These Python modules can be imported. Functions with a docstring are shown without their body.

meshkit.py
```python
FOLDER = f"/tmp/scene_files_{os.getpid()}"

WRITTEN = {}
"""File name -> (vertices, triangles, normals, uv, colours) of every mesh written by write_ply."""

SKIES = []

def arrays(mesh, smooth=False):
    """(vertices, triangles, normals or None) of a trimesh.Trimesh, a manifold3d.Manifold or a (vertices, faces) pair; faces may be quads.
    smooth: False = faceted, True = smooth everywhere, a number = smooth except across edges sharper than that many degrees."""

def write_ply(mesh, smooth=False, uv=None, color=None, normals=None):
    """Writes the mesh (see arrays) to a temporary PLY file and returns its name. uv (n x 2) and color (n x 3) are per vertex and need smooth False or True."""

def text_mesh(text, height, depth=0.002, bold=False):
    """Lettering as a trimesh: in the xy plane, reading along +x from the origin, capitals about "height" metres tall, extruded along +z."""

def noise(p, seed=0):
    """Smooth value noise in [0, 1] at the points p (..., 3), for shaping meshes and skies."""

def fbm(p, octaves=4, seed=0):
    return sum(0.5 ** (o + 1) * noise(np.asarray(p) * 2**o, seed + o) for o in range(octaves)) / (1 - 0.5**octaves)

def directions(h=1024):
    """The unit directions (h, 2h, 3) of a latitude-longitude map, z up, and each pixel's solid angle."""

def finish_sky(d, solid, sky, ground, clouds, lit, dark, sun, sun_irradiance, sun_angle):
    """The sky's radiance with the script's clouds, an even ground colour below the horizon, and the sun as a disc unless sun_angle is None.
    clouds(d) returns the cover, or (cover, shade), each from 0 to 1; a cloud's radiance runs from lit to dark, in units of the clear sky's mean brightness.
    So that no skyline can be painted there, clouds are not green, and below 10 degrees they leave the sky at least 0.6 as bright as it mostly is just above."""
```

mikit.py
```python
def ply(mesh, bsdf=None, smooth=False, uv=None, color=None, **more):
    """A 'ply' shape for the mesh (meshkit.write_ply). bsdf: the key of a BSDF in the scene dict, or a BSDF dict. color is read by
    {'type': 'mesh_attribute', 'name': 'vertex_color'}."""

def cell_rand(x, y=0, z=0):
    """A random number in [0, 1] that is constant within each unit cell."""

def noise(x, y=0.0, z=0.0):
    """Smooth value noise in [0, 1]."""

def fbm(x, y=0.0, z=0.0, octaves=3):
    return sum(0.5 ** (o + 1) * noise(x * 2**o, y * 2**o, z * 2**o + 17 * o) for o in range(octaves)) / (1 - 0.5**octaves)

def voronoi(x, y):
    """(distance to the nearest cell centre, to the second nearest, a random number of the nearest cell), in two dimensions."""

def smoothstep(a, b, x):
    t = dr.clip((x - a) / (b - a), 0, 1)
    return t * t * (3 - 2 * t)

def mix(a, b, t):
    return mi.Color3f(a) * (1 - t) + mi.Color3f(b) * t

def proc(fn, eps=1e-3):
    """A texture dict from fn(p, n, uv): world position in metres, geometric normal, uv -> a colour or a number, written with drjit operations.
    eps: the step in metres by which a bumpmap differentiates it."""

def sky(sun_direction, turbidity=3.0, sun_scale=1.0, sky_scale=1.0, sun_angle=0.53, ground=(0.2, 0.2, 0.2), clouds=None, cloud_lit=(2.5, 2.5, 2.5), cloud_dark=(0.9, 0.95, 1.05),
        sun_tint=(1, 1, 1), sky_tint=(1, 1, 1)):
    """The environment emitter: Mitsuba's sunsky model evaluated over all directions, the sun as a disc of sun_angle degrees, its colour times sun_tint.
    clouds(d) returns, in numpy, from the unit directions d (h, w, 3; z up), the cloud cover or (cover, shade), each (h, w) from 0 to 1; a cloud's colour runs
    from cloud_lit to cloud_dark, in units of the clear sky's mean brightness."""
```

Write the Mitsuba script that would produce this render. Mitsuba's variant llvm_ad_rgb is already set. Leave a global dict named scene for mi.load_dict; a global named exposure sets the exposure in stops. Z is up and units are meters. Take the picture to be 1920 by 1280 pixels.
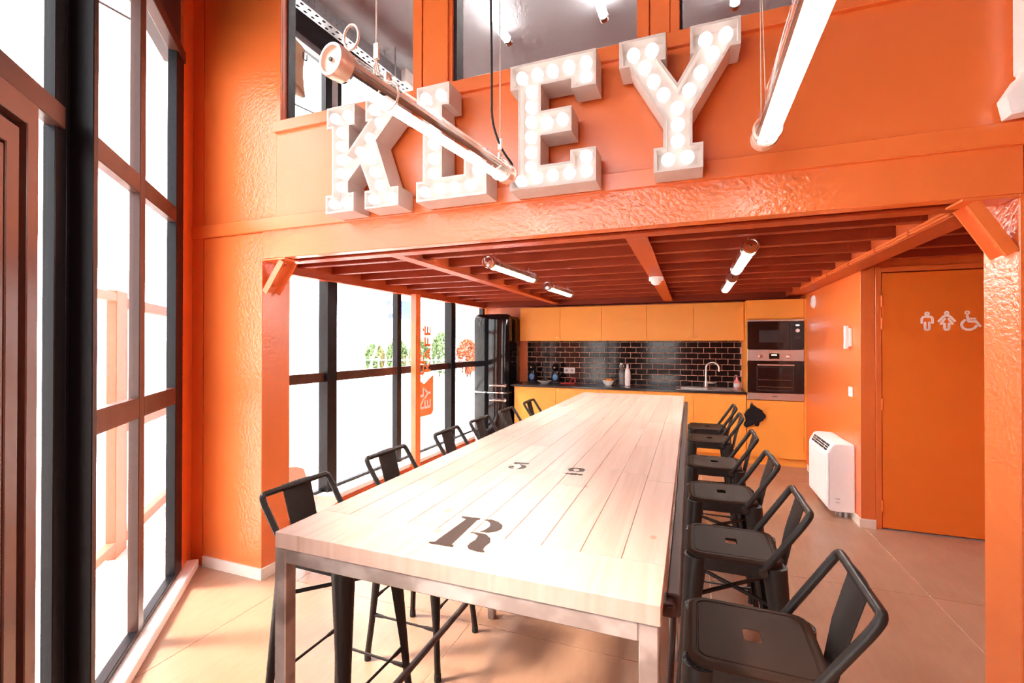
import math, random
import numpy as np, trimesh, drjit as dr, mitsuba as mi, mikit, meshkit
from mikit import noise, fbm, mix, smoothstep, cell_rand, voronoi
from shapely.geometry import Polygon, box as sbox, Point, LineString
from shapely import affinity, unary_union
T = mi.ScalarTransform4f
rng = random.Random(7)
scene, labels = {'type': 'scene'}, {}

# ------------------------------------------------------------------ camera, sky, exposure
yaw, pitch, roll = math.radians(20.95), math.radians(.296), math.radians(.055)
FWD = np.array([-math.sin(yaw)*math.cos(pitch), math.cos(yaw)*math.cos(pitch), math.sin(pitch)])
RGT = np.array([math.cos(yaw), math.sin(yaw), 0.])
UP = np.cross(RGT, FWD)
UP = -RGT*math.sin(roll) + UP*math.cos(roll)
CAM = np.array([0., 0., 1.5])
scene['camera'] = {'type': 'perspective', 'fov': 2*math.degrees(math.atan(960/872.)), 'fov_axis': 'x', 'near_clip': .05, 'far_clip': 500.,
                   'to_world': T().look_at(origin=CAM.tolist(), target=(CAM+FWD).tolist(), up=UP.tolist())}
SKY = 1.4
def overcast(d):
    n = meshkit.fbm(d*np.array([2.2, 2.2, 4.]), 4, 3)
    return 0.86+0*n, np.clip((n-.35)*1.2, 0, 1)
scene['sky'] = mikit.sky((-.75, -.38, 1.15), turbidity=4., sun_scale=.50, sun_angle=11., sun_tint=(1, 1.03, 1.14), sky_scale=SKY, ground=(.55, .53, .5), clouds=overcast,
                         cloud_lit=(2.3, 2.28, 2.25), cloud_dark=(1.6, 1.62, 1.65))
exposure = 4.2
LAMP = 1.0      # radiance scale of the lamps

# ------------------------------------------------------------------ helpers
def cat(ms): return trimesh.util.concatenate([m if isinstance(m, trimesh.Trimesh) else trimesh.Trimesh(*m, process=False) for m in ms])
def bx(x0, x1, y0, y1, z0, z1, b=.0):
    if b <= 0:
        m = trimesh.creation.box(extents=(x1-x0, y1-y0, z1-z0)); m.apply_translation(((x0+x1)/2, (y0+y1)/2, (z0+z1)/2)); return m
    b = min(b, .45*min(x1-x0, y1-y0, z1-z0)); p = []
    for sx in (0, 1):
        for sy in (0, 1):
            for sz in (0, 1):
                c = np.array([(x0, x1)[sx], (y0, y1)[sy], (z0, z1)[sz]]); i = np.array([1-2*sx, 1-2*sy, 1-2*sz])*b
                for k in range(3):
                    j = i.copy(); j[k] = 0; p.append(c+j)
    return trimesh.convex.convex_hull(np.array(p))
def ex(poly, h):
    if poly.geom_type != 'Polygon': return cat([ex(g, h) for g in poly.geoms if g.geom_type == 'Polygon' and g.area > 1e-9])
    return trimesh.creation.extrude_polygon(poly, h, engine='earcut')
def XY(poly, z0, z1): m = ex(poly, z1-z0); m.apply_translation((0, 0, z0)); return m
def XZ(poly, y0, y1):
    m = ex(poly, y1-y0); m.apply_transform([[1, 0, 0, 0], [0, 0, -1, y1], [0, 1, 0, 0], [0, 0, 0, 1]]); return m
def YZ(poly, x0, x1):
    m = ex(poly, x1-x0); m.apply_transform([[0, 0, 1, x0], [1, 0, 0, 0], [0, 1, 0, 0], [0, 0, 0, 1]]); return m
def fillet(pts, r, k=5, closed=False):
    pts = [np.array(p, float) for p in pts]; out = [] if closed else [pts[0]]; n = len(pts)
    for i in range(n) if closed else range(1, n-1):
        a, b, c = pts[i-1], pts[i], pts[(i+1) % n]
        u, v = a-b, c-b; lu, lv = np.linalg.norm(u), np.linalg.norm(v); d = min(r, lu*.49, lv*.49)
        s, e = b+u/lu*d, b+v/lv*d
        for q in range(k+1):
            t = q/k; out.append((1-t)**2*s+2*t*(1-t)*b+t*t*e)
    return out if closed else out+[pts[-1]]
def tube(pts, r, n=10, caps=True):
    p = np.array(pts, float); m = len(p); r = np.broadcast_to(r, (m,))
    t = np.gradient(p, axis=0); t /= np.linalg.norm(t, axis=1, keepdims=True)
    a = np.cross(t[0], [0, 0, 1.] if abs(t[0][2]) < .9 else [1., 0, 0]); a /= np.linalg.norm(a); V = []
    ang = np.arange(n)*2*np.pi/n
    for i in range(m):
        a = a-t[i]*(a@t[i]); a /= np.linalg.norm(a); b = np.cross(t[i], a)
        V.append(p[i]+r[i]*(np.cos(ang)[:, None]*a+np.sin(ang)[:, None]*b))
    V = np.vstack(V); F = []
    for i in range(m-1):
        for j in range(n):
            k = (j+1) % n; F += [[i*n+j, i*n+k, (i+1)*n+k], [i*n+j, (i+1)*n+k, (i+1)*n+j]]
    if caps:
        c = len(V); V = np.vstack([V, p[0], p[-1]])
        for j in range(n):
            k = (j+1) % n; F += [[c, k, j], [c+1, (m-1)*n+j, (m-1)*n+k]]
    return trimesh.Trimesh(V, np.array(F), process=False)
def cyl(p0, p1, r, n=14, r1=None):
    return tube([p0, p1], [r, r if r1 is None else r1], n)
def lathe(prof, c=(0, 0, 0), n=20):
    ang = np.arange(n)*2*np.pi/n; V = []; F = []
    for r, z in prof: V += [[r*math.cos(a), r*math.sin(a), z] for a in ang]
    for i in range(len(prof)-1):
        for j in range(n):
            k = (j+1) % n; F += [[i*n+j, i*n+k, (i+1)*n+k], [i*n+j, (i+1)*n+k, (i+1)*n+j]]
    m = trimesh.Trimesh(np.array(V, float), np.array(F), process=False); m.merge_vertices(); m.update_faces(m.nondegenerate_faces())
    m.apply_translation(c); return m
def loft(rings, cap0=True, cap1=True):
    n = len(rings[0]); V = np.vstack(rings); F = []
    for i in range(len(rings)-1):
        for j in range(n):
            k = (j+1) % n; F += [[i*n+j, i*n+k, (i+1)*n+k], [i*n+j, (i+1)*n+k, (i+1)*n+j]]
    for on, i, s in ((cap0, 0, -1), (cap1, len(rings)-1, 1)):
        if on:
            c = len(V); V = np.vstack([V, np.mean(rings[i], axis=0)])
            for j in range(n):
                k = (j+1) % n; F.append([c, i*n+j, i*n+k] if s > 0 else [c, i*n+k, i*n+j])
    return trimesh.Trimesh(V, np.array(F), process=False)
def rrect(a, b, r, k=6):
    p = []
    for q, (sx, sy) in enumerate(((1, 1), (-1, 1), (-1, -1), (1, -1))):
        for i in range(k+1):
            t = math.pi/2*(q+i/k); p.append((sx*(a-r)+r*math.cos(t), sy*(b-r)+r*math.sin(t)))
    return np.array(p)
def frame(origin, ex_, ez=(0, 0, 1)):
    """4x4: local x -> ex_, z -> ez, y -> ez x ex_."""
    x = np.array(ex_, float); x /= np.linalg.norm(x); z = np.array(ez, float); y = np.cross(z, x); m = np.eye(4)
    m[:3, 0], m[:3, 1], m[:3, 2], m[:3, 3] = x, y, z, origin; return m
def free(k):
    if k not in scene and k not in labels: return k
    i = 1
    while f'{k}_{i:03d}' in scene or f'{k}_{i:03d}' in labels: i += 1
    return f'{k}_{i:03d}'
def thing(name, label, category, group=None):
    k = free(name); labels[k] = {'label': label, 'category': category}
    if group: labels[k]['group'] = group
    return k
def struct(name, label=None):
    labels[name] = {'kind': 'structure'}
    if label: labels[name]['label'] = label
    return name
def put(k, mesh, mat, smooth=False, tw=None, **more):
    """adds the shape under key k (numbered when taken); mesh may be a finished ply dict"""
    k = free(k) if k in scene else k
    d = dict(mesh) if isinstance(mesh, dict) else mikit.ply(mesh, mat, smooth=smooth, **more)
    if tw is not None: d['to_world'] = tw if isinstance(tw, mi.ScalarTransform4f) else T(np.array(tw, float))
    scene[k] = d; return k
def part(root, name, mesh, mat=None, smooth=False, tw=None, label=None, **more):
    k = put(root+'__'+name, mesh, mat, smooth, tw, **more)
    if label: labels[k] = {'label': label}
    return k

# ------------------------------------------------------------------ materials
def rgb(*c): return {'type': 'rgb', 'value': list(c)}
def mat(name, base, rough=.5, spec=.5, metal=0., bump=None, bscale=.002, **more):
    d = {'type': 'principled', 'base_color': base if isinstance(base, dict) else rgb(*base), 'roughness': rough, 'specular': spec, 'metallic': metal, **more}
    if bump is not None: d = {'type': 'bumpmap', 'nested': d, 'arbitrary': mikit.proc(bump), 'scale': bscale}
    scene[name] = {'type': 'twosided', 'bsdf': d}
ORANGE = (.67, .148, .034)
def stucco(p, n, uv): return fbm(p.x*70, p.y*70, p.z*70, 3)
def smoothwall(p, n, uv): return fbm(p.x*25, p.y*25, p.z*25, 2)
mat('m_wall', ORANGE, .30, 1.0, bump=stucco, bscale=.004)
mat('m_paint', ORANGE, .30, 1.0)
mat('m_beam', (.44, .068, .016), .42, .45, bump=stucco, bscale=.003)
mat('m_joist', (.27, .034, .009), .5, .35)  # beams and joists share the orange paint, darkened here as painted-in shade
mat('m_door', (.78, .175, .024), .42, .45)
mat('m_cab', (.90, .37, .06), .42, .45)
mat('m_cabedge', (.80, .30, .04), .45, .4)
def floor_c(p, n, uv):
    a = fbm(p.x*3.1, p.y*3.1, 2., 4); s = fbm(p.x*60, p.y*12, 5., 3)
    r = cell_rand((p.x-.115)/1.22, (p.y-2.268)/1.2, 3.)
    return mix((.31, .165, .100), (.41, .24, .160), .55*a+.3*s+.15*r)
mat('m_floor', mikit.proc(floor_c), .32, .55)
mat('m_grout', (.84, .62, .50), .8, .2)
def wood(off):
    def f(p, n, uv):
        w = fbm(p.x*7+off*3.1, p.y*1.3+off, 1.+off, 2)
        g = noise((p.x+w*.06)*95+off*7, p.y*2.1, off*5.)
        g2 = noise(p.x*320, p.y*9, off)
        k1, k2, kr = voronoi(p.x*4.2+off*11, p.y*2.6+off*3)
        knot = (1-smoothstep(.015, .05, k1))*dr.select(kr > .72, 1., 0.)
        c = mix((.56, .405, .335), (.45, .275, .20), .42*g+.22*g2+.35*w-.12)
        return mix(c, (.36, .19, .11), .75*knot)*(0.93+.09*math.sin(off*2.7))
    return f
for i in range(4): mat(f'm_wood{i}', mikit.proc(wood(i+.37)), .42, .4)
def steel_c(p, n, uv):
    a = fbm(p.x*14, p.y*14, p.z*14, 4); return mix((.30, .235, .205), (.52, .44, .40), smoothstep(.3, .7, a))
mat('m_steel', mikit.proc(steel_c), .42, .5, .55)
mat('m_stool', (.020, .015, .013), .42, .28, .0)
mat('m_stoolseat', (.036, .018, .011), .6, .10, .0)
mat('m_rubber', (.02, .02, .02), .7, .3)
mat('m_black', (.022, .022, .026), .3, .5)
mat('m_blackmetal', (.006, .006, .008), .35, .28)
def bar_c(p, n, uv): return mix((.050, .018, .013), (.075, .030, .022), fbm(p.x*9, p.y*9, p.z*3, 3))  # black bars; red-brown tint paints in the orange room they reflect
mat('m_bar', mikit.proc(bar_c), .30, .45)
mat('m_fridge', (.004, .004, .005), .06, .45)
mat('m_tile', (.010, .007, .007), .09, .35)
mat('m_tilegrout', (.78, .42, .32), .7, .3)
mat('m_worktop', (.018, .016, .017), .16, .5)
mat('m_chrome', (.80, .79, .78), .12, .5, 1.)
mat('m_inox', (.58, .53, .50), .32, .5, 1.)
mat('m_galv', (.62, .62, .63), .38, .5, .85)
mat('m_galvdark', (.30, .31, .33), .45, .5, .6)
mat('m_white', (.86, .84, .83), .42, .5)
mat('m_whiteletter', (.57, .50, .465), .5, .3)
mat('m_ceiling', (.55, .55, .58), .9, .2, bump=stucco, bscale=.012)
mat('m_sill', (.84, .82, .80), .35, .5)
mat('m_baseb', (.74, .62, .53), .5, .4)
mat('m_darkglass', (.006, .005, .006), .06, .5)
mat('m_cord', (.02, .018, .02), .5, .4)
mat('m_wire', (.75, .66, .58), .4, .5, .5)
mat('m_stain', (.042, .024, .018), .55, .3)
mat('m_sticker', (.90, .28, .09), .55, .3)
mat('m_picto', (.95, .88, .83), .6, .3)
mat('m_bolt', (.05, .04, .035), .35, .5, .5)
mat('m_steeldark', (.075, .048, .04), .5, .35, .3)
mat('m_fabric', (.016, .014, .016), .9, .2, sheen=.6)
mat('m_tote', (.62, .42, .28), .9, .2)
mat('m_blue', (.07, .20, .42), .25, .5)
mat('m_bluesign', (.12, .18, .62), .5, .4)
mat('m_redcable', (.55, .03, .03), .4, .5)
mat('m_fruit', (.92, .36, .03), .6, .3)
mat('m_pod', (.13, .07, .05), .4, .5)
mat('m_brass', (.85, .66, .36), .35, .5, .7)
mat('m_pink', (.78, .30, .32), .35, .5)
mat('m_copper', (.82, .62, .50), .28, .5, .45)
mat('m_chair', (.90, .50, .34), .45, .4)
def ground_c(p, n, uv): return mix((.55, .53, .51), (.66, .64, .62), fbm(p.x*.8, p.y*.8, 0., 4))
mat('m_ground', mikit.proc(ground_c), .8, .2)
mat('m_kerb', (.48, .47, .46), .8, .2)
mat('m_redframe', (.50, .12, .07), .5, .4)
mat('m_facade', (.82, .76, .70), .8, .2)
mat('m_leaf', (.20, .30, .13), .6, .3)
mat('m_leafred', (.50, .14, .07), .6, .3)
mat('m_stem', (.20, .13, .08), .8, .2)
mat('m_gray', (.45, .45, .46), .5, .4)
scene['m_pane'] = {'type': 'thindielectric', 'int_ior': 1.5}
scene['m_glass'] = {'type': 'dielectric', 'int_ior': 1.5}
def door2_c(p, n, uv): return mix((.115, .050, .036), (.15, .068, .048), fbm(p.x*5, p.y*5, p.z*2, 3))
mat('m_door2', mikit.proc(door2_c), .30, .6)
def glow(v, c=(1., .97, .92)): return {'type': 'area', 'radiance': rgb(*[v*LAMP*x for x in c])}

# ------------------------------------------------------------------ plan of the shell
XW, YF, YK, ZC = -3.2, 2.2, 7.05, 4.5            # window wall, upper-wall face, kitchen wall, high ceiling
ang = math.radians(42.6)
D2 = np.array([-math.sin(ang), math.cos(ang), 0.]); N2 = np.array([D2[1], -D2[0], 0.]); P2 = np.array([-3.181, 2.112, 0.])
G = lambda t, q, z=0.: P2+D2*t+N2*q+np.array([0, 0, z])     # along the diagonal glazing, towards the room, up
TM = np.eye(4); TM[:3, 0], TM[:3, 1], TM[:3, 3] = D2, -N2, P2   # local x = t, y = -q (outwards), z up
def gbox(t0, t1, q0, q1, z0, z1, b=.003):
    m = bx(t0, t1, -q1, -q0, z0, z1, b); m.apply_transform(TM); return m
inside = Polygon([(XW, YK), (3., YK), (3., -4.62), (-3.1, 2.02), (XW, 2.12)])

# floor of 1.2 m tiles
k = struct('floor')
put(k, XY(inside.buffer(.1), -.03, -.0025), 'm_grout')
for i in range(-4, 4):
    for j in range(-6, 5):
        x0, y0 = .115+1.22*i, 2.268+1.2*j
        c = sbox(x0+.002, y0+.002, x0+1.218, y0+1.198).intersection(inside)
        if c.geom_type == 'Polygon' and c.area > .01:
            part('floor', 'tile', XY(c, -.0025, 0.), 'm_floor')
k = struct('ceiling'); put(k, XY(inside.buffer(.12), ZC, ZC+.1), 'm_ceiling')
# right-hand and kitchen walls
k = struct('wall_corridor'); put(k, bx(3., 3.12, -4.6, YK+.1, 0, ZC), 'm_wall')
k = struct('wall_kitchen'); put(k, bx(XW-.1, 3., YK, YK+.12, 0, ZC), 'm_wall')
k = struct('wall_side'); put(k, bx(1.31, 1.41, 4.6, YK-.002, 0, 2.29, .002), 'm_wall')
k = struct('wall_door')
put(k, cat([XZ(sbox(1.41, 0, 2.998, 2.29).difference(sbox(1.445, -1, 2.32, 2.085)), 4.62, 4.72)]), 'm_wall')
# left pillar, right column
k = struct('wall_left'); put(k, bx(-3.085, -2.549, YF, 2.42, 0, 2.21, .003), 'm_wall')
k = struct('wall_right'); put(k, cat([bx(1.10, 1.42, YF, 2.42, 0, 2.05, .004), bx(1.12, 2.998, 2.36, 2.46, 0, 2.29)]), 'm_wall')
# orange corner post between the pillar and the diagonal glazing
k = struct('wall_corner')
pc = Polygon([(-3.091, YF), (-3.195, YF-.002), tuple(G(-.153, .045)[:2]), tuple(G(-.153, .004)[:2]), tuple(G(.2, .004)[:2]), (-3.31, 2.42), (-3.091, 2.42)])
put(k, XY(pc, 0, ZC), 'm_paint')
# baseboards
k = struct('baseboard_left')
put(k, XY(Polygon([(-3.075, YF-.012), (-2.537, YF-.012), (-2.537, 2.42), (-2.548, 2.42), (-2.548, YF-.001), (-3.075, YF-.001)]), 0, .07), 'm_baseb')
k = struct('baseboard_side')
put(k, XY(Polygon([(1.298, 4.588), (1.41, 4.588), (1.41, 4.599), (1.309, 4.599), (1.309, 6.44), (1.298, 6.44)]), 0, .07), 'm_baseb')

# upper wall above the opening, with its three openings
k = struct('wall_upper')
op = unary_union([sbox(-2.385, 2.885, -1.41, ZC+1), sbox(-1.185, 2.885, -.225, ZC+1), sbox(-.045, 2.885, .95, ZC+1)])
put(k, XZ(sbox(-3.085, 2.25, 2.998, ZC).difference(op), YF, 2.30), 'm_paint')
part(k, 'lintel', bx(-2.549, 1.112, YF-.004, 2.262, 2.038, 2.25, .003), 'm_wall')
part(k, 'panel', bx(-3.084, -2.43, YF-.0006, YF+.01, 2.296, 4.49), 'm_wall')
part(k, 'post', cat([bx(-1.417, -1.362, YF-.022, YF, 2.885, 4.49, .002), bx(-1.358, -1.205, YF-.016, YF, 2.885, 4.49, .002)]), 'm_paint')
part(k, 'post', cat([bx(-.225, -.172, YF-.022, YF, 2.885, 4.49, .002), bx(-.168, -.083, YF-.016, YF, 2.885, 4.49, .002), bx(-.080, -.042, YF-.022, YF, 2.885, 4.49, .002)]), 'm_paint')
part(k, 'frame', bx(-2.42, -2.385, YF-.014, YF, 2.885, 4.49, .002), 'm_paint')
for x0, x1 in ((-2.392, -2.372), (-1.19, -1.166), (-.05, -.03)):
    part(k, 'black_jamb', bx(x0, x1, 2.235 if x0 < -2 else 2.215, 2.29, 2.885, 4.49), 'm_black')
k = struct('trim_1'); put(k, bx(-3.2, 2.99, YF-.02, YF+.01, 2.212, 2.295, .003), 'm_paint')
k = struct('trim_2'); put(k, bx(-2.437, 1.0, YF-.025, YF+.09, 2.82, 2.888, .003), 'm_paint')

# ------------------------------------------------------------------ window_1: diagonal glazing
k = struct('window_1')
ZH = 3.30
def pane(t0, t1, z0, z1, q=.022):
    m = gbox(t0, t1, q-.0005, q+.0005, z0, z1, 0)
    v = np.array([G(t0, q, z0), G(t1, q, z0), G(t1, q, z1), G(t0, q, z1)]); return trimesh.Trimesh(v, [[0, 1, 2], [0, 2, 3]], process=False)
part(k, 'post', cat([gbox(-1.523, -1.484, .024, .10, .05, ZC, .003), gbox(-1.545, -1.462, .0, .03, .0, ZC, .003)]), 'm_blackmetal')
part(k, 'post', gbox(-.30, -.155, .0, .05, .05, ZH+.02), 'm_blackmetal')
part(k, 'mullion', gbox(-.894, -.822, .005, .05, .05, ZH), 'm_bar')
part(k, 'mullion', gbox(-1.63, -1.555, .0, .035, .05, ZC), 'm_blackmetal')
for t in (-2.95, -4.2): part(k, 'mullion', gbox(t-.036, t+.036, .005, .05, .05, ZH), 'm_bar')
for z0, z1 in ((1.131, 1.231), (2.243, 2.336)):
    for t0, t1 in ((-1.484, -.894), (-.822, -.30)): part(k, 'transom', gbox(t0, t1, .005, .05, z0, z1), 'm_bar')
    for t0, t1 in ((-4.164, -2.986),): part(k, 'transom', gbox(t0, t1, .005, .05, z0, z1), 'm_bar')
part(k, 'transom', gbox(-2.95, -1.60, .005, .05, 2.255, 2.335), 'm_bar')
part(k, 'bottom_rail', gbox(-1.462, -.155, .005, .05, .055, .085), 'm_blackmetal')
part(k, 'bottom_rail', gbox(-4.2, -2.95, .005, .05, .0, .085), 'm_blackmetal')
part(k, 'header', gbox(-4.24, -.155, .0, .06, ZH, ZH+.07), 'm_bar')
part(k, 'spandrel', gbox(-9.05, .0, -.1, .03, ZH+.07, ZC), 'm_black')
part(k, 'sill', gbox(-1.47, -.02, .03, .112, .0, .056, .004), 'm_sill')
part(k, 'sill', gbox(-4.2, -2.95, .03, .112, .0, .056, .004), 'm_sill')
for t0, t1 in ((-1.484, -.894), (-.822, -.30)):
    for z0, z1 in ((.085, 1.131), (1.231, 2.243), (2.336, ZH)): part(k, 'pane', pane(t0, t1, z0, z1), 'm_pane')
for t0, t1 in ((-4.164, -2.986),):
    for z0, z1 in ((.085, 1.131), (1.231, 2.243), (2.336, ZH)): part(k, 'pane', pane(t0, t1, z0, z1), 'm_pane')
part(k, 'pane', pane(-2.95, -1.63, 2.335, ZH), 'm_pane')
part(k, 'pane', pane(-1.79, -1.63, .05, 2.255), 'm_pane')
k2 = struct('wall_back_added'); put(k2, gbox(-9.1, -4.236, -.1, .04, 0, ZH+.07), 'm_wall')  # unseen wall added here to cut daylight from behind and bounce orange
# door_2: brown entrance door with stepped mouldings, left of the black post
k = struct('door_2')
part(k, 'outer_frame', cat([gbox(-1.835, -1.775, .0, .055, .0, 2.255), gbox(-2.93, -1.775, .0, .055, 2.175, 2.255), gbox(-2.93, -2.86, .0, .055, .0, 2.255)]), 'm_door2')
part(k, 'stop', cat([gbox(-1.862, -1.835, .0, .025, .0, 2.175), gbox(-2.86, -1.835, .0, .025, 2.15, 2.175)]), 'm_black')
tl = -1.860
for i, (w, q) in enumerate(((.066, .050), (.050, .047), (.035, .044))):
    zt = 2.15-i*.075 if i else 2.15
    part(k, 'moulding', cat([gbox(tl-w, tl-.004, .0, q, .02, zt), gbox(-2.86+(-1.860-tl), tl-.004, .0, q, zt-w, zt), gbox(-2.86+(-1.860-tl), -2.86+(-1.860-tl)+w, .0, q, .02, zt)]), 'm_door2')
    tl -= w
part(k, 'leaf_panel', gbox(-2.80, tl-.004, -.01, .018, .02, 1.95), 'm_door2')
part(k, 'leaf_panel', gbox(-2.86, -1.860, -.03, .004, .02, 2.15), 'm_black')

# ------------------------------------------------------------------ window_2: under the mezzanine
k = struct('window_2')
ZT = 2.25
for y0, y1, d, m_ in ((3.40, 3.52, .10, 'm_blackmetal'), (4.55, 4.63, .06, 'm_blackmetal'), (5.78, 5.90, .10, 'm_blackmetal'), (6.93, 7.0, .06, 'm_blackmetal'), (2.43, 2.49, .06, 'm_blackmetal')):
    part(k, 'mullion', bx(XW-.03, XW+d-.02, y0, y1, .1, ZT, .003), m_)
for y0, y1 in ((2.49, 3.40), (3.52, 4.55), (4.63, 5.78), (5.90, 6.93)):
    part(k, 'transom', bx(XW-.02, XW+.04, y0, y1, 1.147, 1.232, .003), 'm_bar')
    part(k, 'bottom_rail', bx(XW-.02, XW+.03, y0, y1, .13, .155, .003), 'm_blackmetal')
    for z0, z1 in ((.155, 1.147), (1.232, ZT)):
        part(k, 'pane', trimesh.Trimesh([[XW, y0, z0], [XW, y1, z0], [XW, y1, z1], [XW, y0, z1]], [[0, 1, 2], [0, 2, 3]], process=False), 'm_pane')
part(k, 'sill', bx(XW-.08, -3.0, 2.43, 6.30, .085, .13, .004), 'm_sill')
part(k, 'sill_board', bx(XW-.08, -2.99, 2.43, 6.30, .0, .085, .004), 'm_beam')
part(k, 'header', bx(XW-.08, XW+.05, 2.40, 7.04, ZT, 2.30), 'm_blackmetal')
# ------------------------------------------------------------------ wall and window_3: upper floor, left
k = struct('wall_upper_left')
put(k, YZ(sbox(2.40, 2.29, YK, ZC).difference(sbox(2.5, 3.42, 6.2, 4.17)), XW-.1, XW), 'm_black')
k = struct('window_3')
for y0, y1, m_ in ((2.5, 2.56, 'm_blackmetal'), (3.42, 3.50, 'm_blackmetal'), (3.50, 3.58, 'm_gray'), (3.58, 3.63, 'm_blackmetal'), (4.55, 4.62, 'm_blackmetal'), (6.14, 6.2, 'm_blackmetal')):
    part(k, 'mullion', bx(XW-.03, XW+.03, y0, y1, 3.42, 4.17, .003), m_)
part(k, 'header', bx(XW-.03, XW+.035, 2.5, 6.2, 4.14, 4.20, .003), 'm_galvdark')
for y0, y1 in ((2.56, 3.42), (3.63, 4.55), (4.62, 6.14)):
    part(k, 'pane', trimesh.Trimesh([[XW, y0, 3.42], [XW, y1, 3.42], [XW, y1, 4.14], [XW, y0, 4.14]], [[0, 1, 2], [0, 2, 3]], process=False), 'm_pane')

# ------------------------------------------------------------------ mezzanine: beams, joists, deck
k = struct('ceiling_mezzanine')
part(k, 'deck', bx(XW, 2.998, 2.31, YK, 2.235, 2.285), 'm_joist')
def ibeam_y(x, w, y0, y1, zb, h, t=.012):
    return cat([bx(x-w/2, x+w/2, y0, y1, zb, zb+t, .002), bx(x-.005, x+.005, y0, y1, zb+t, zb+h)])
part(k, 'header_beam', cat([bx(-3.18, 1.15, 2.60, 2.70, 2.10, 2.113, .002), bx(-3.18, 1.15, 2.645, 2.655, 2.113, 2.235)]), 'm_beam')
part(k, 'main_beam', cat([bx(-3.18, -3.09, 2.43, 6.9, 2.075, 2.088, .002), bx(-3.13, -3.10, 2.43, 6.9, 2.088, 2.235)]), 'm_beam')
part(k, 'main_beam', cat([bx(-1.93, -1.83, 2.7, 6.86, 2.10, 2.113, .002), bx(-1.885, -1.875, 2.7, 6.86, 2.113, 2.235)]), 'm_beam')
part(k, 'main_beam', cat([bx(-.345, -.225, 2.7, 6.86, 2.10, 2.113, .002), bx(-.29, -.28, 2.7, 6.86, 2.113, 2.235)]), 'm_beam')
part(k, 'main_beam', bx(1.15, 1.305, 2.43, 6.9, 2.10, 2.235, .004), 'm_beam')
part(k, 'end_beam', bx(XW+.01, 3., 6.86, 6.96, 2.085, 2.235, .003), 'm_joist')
JY = [3.05, 3.45, 3.86, 4.27, 4.69, 5.12, 5.55, 6.0, 6.45]
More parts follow.
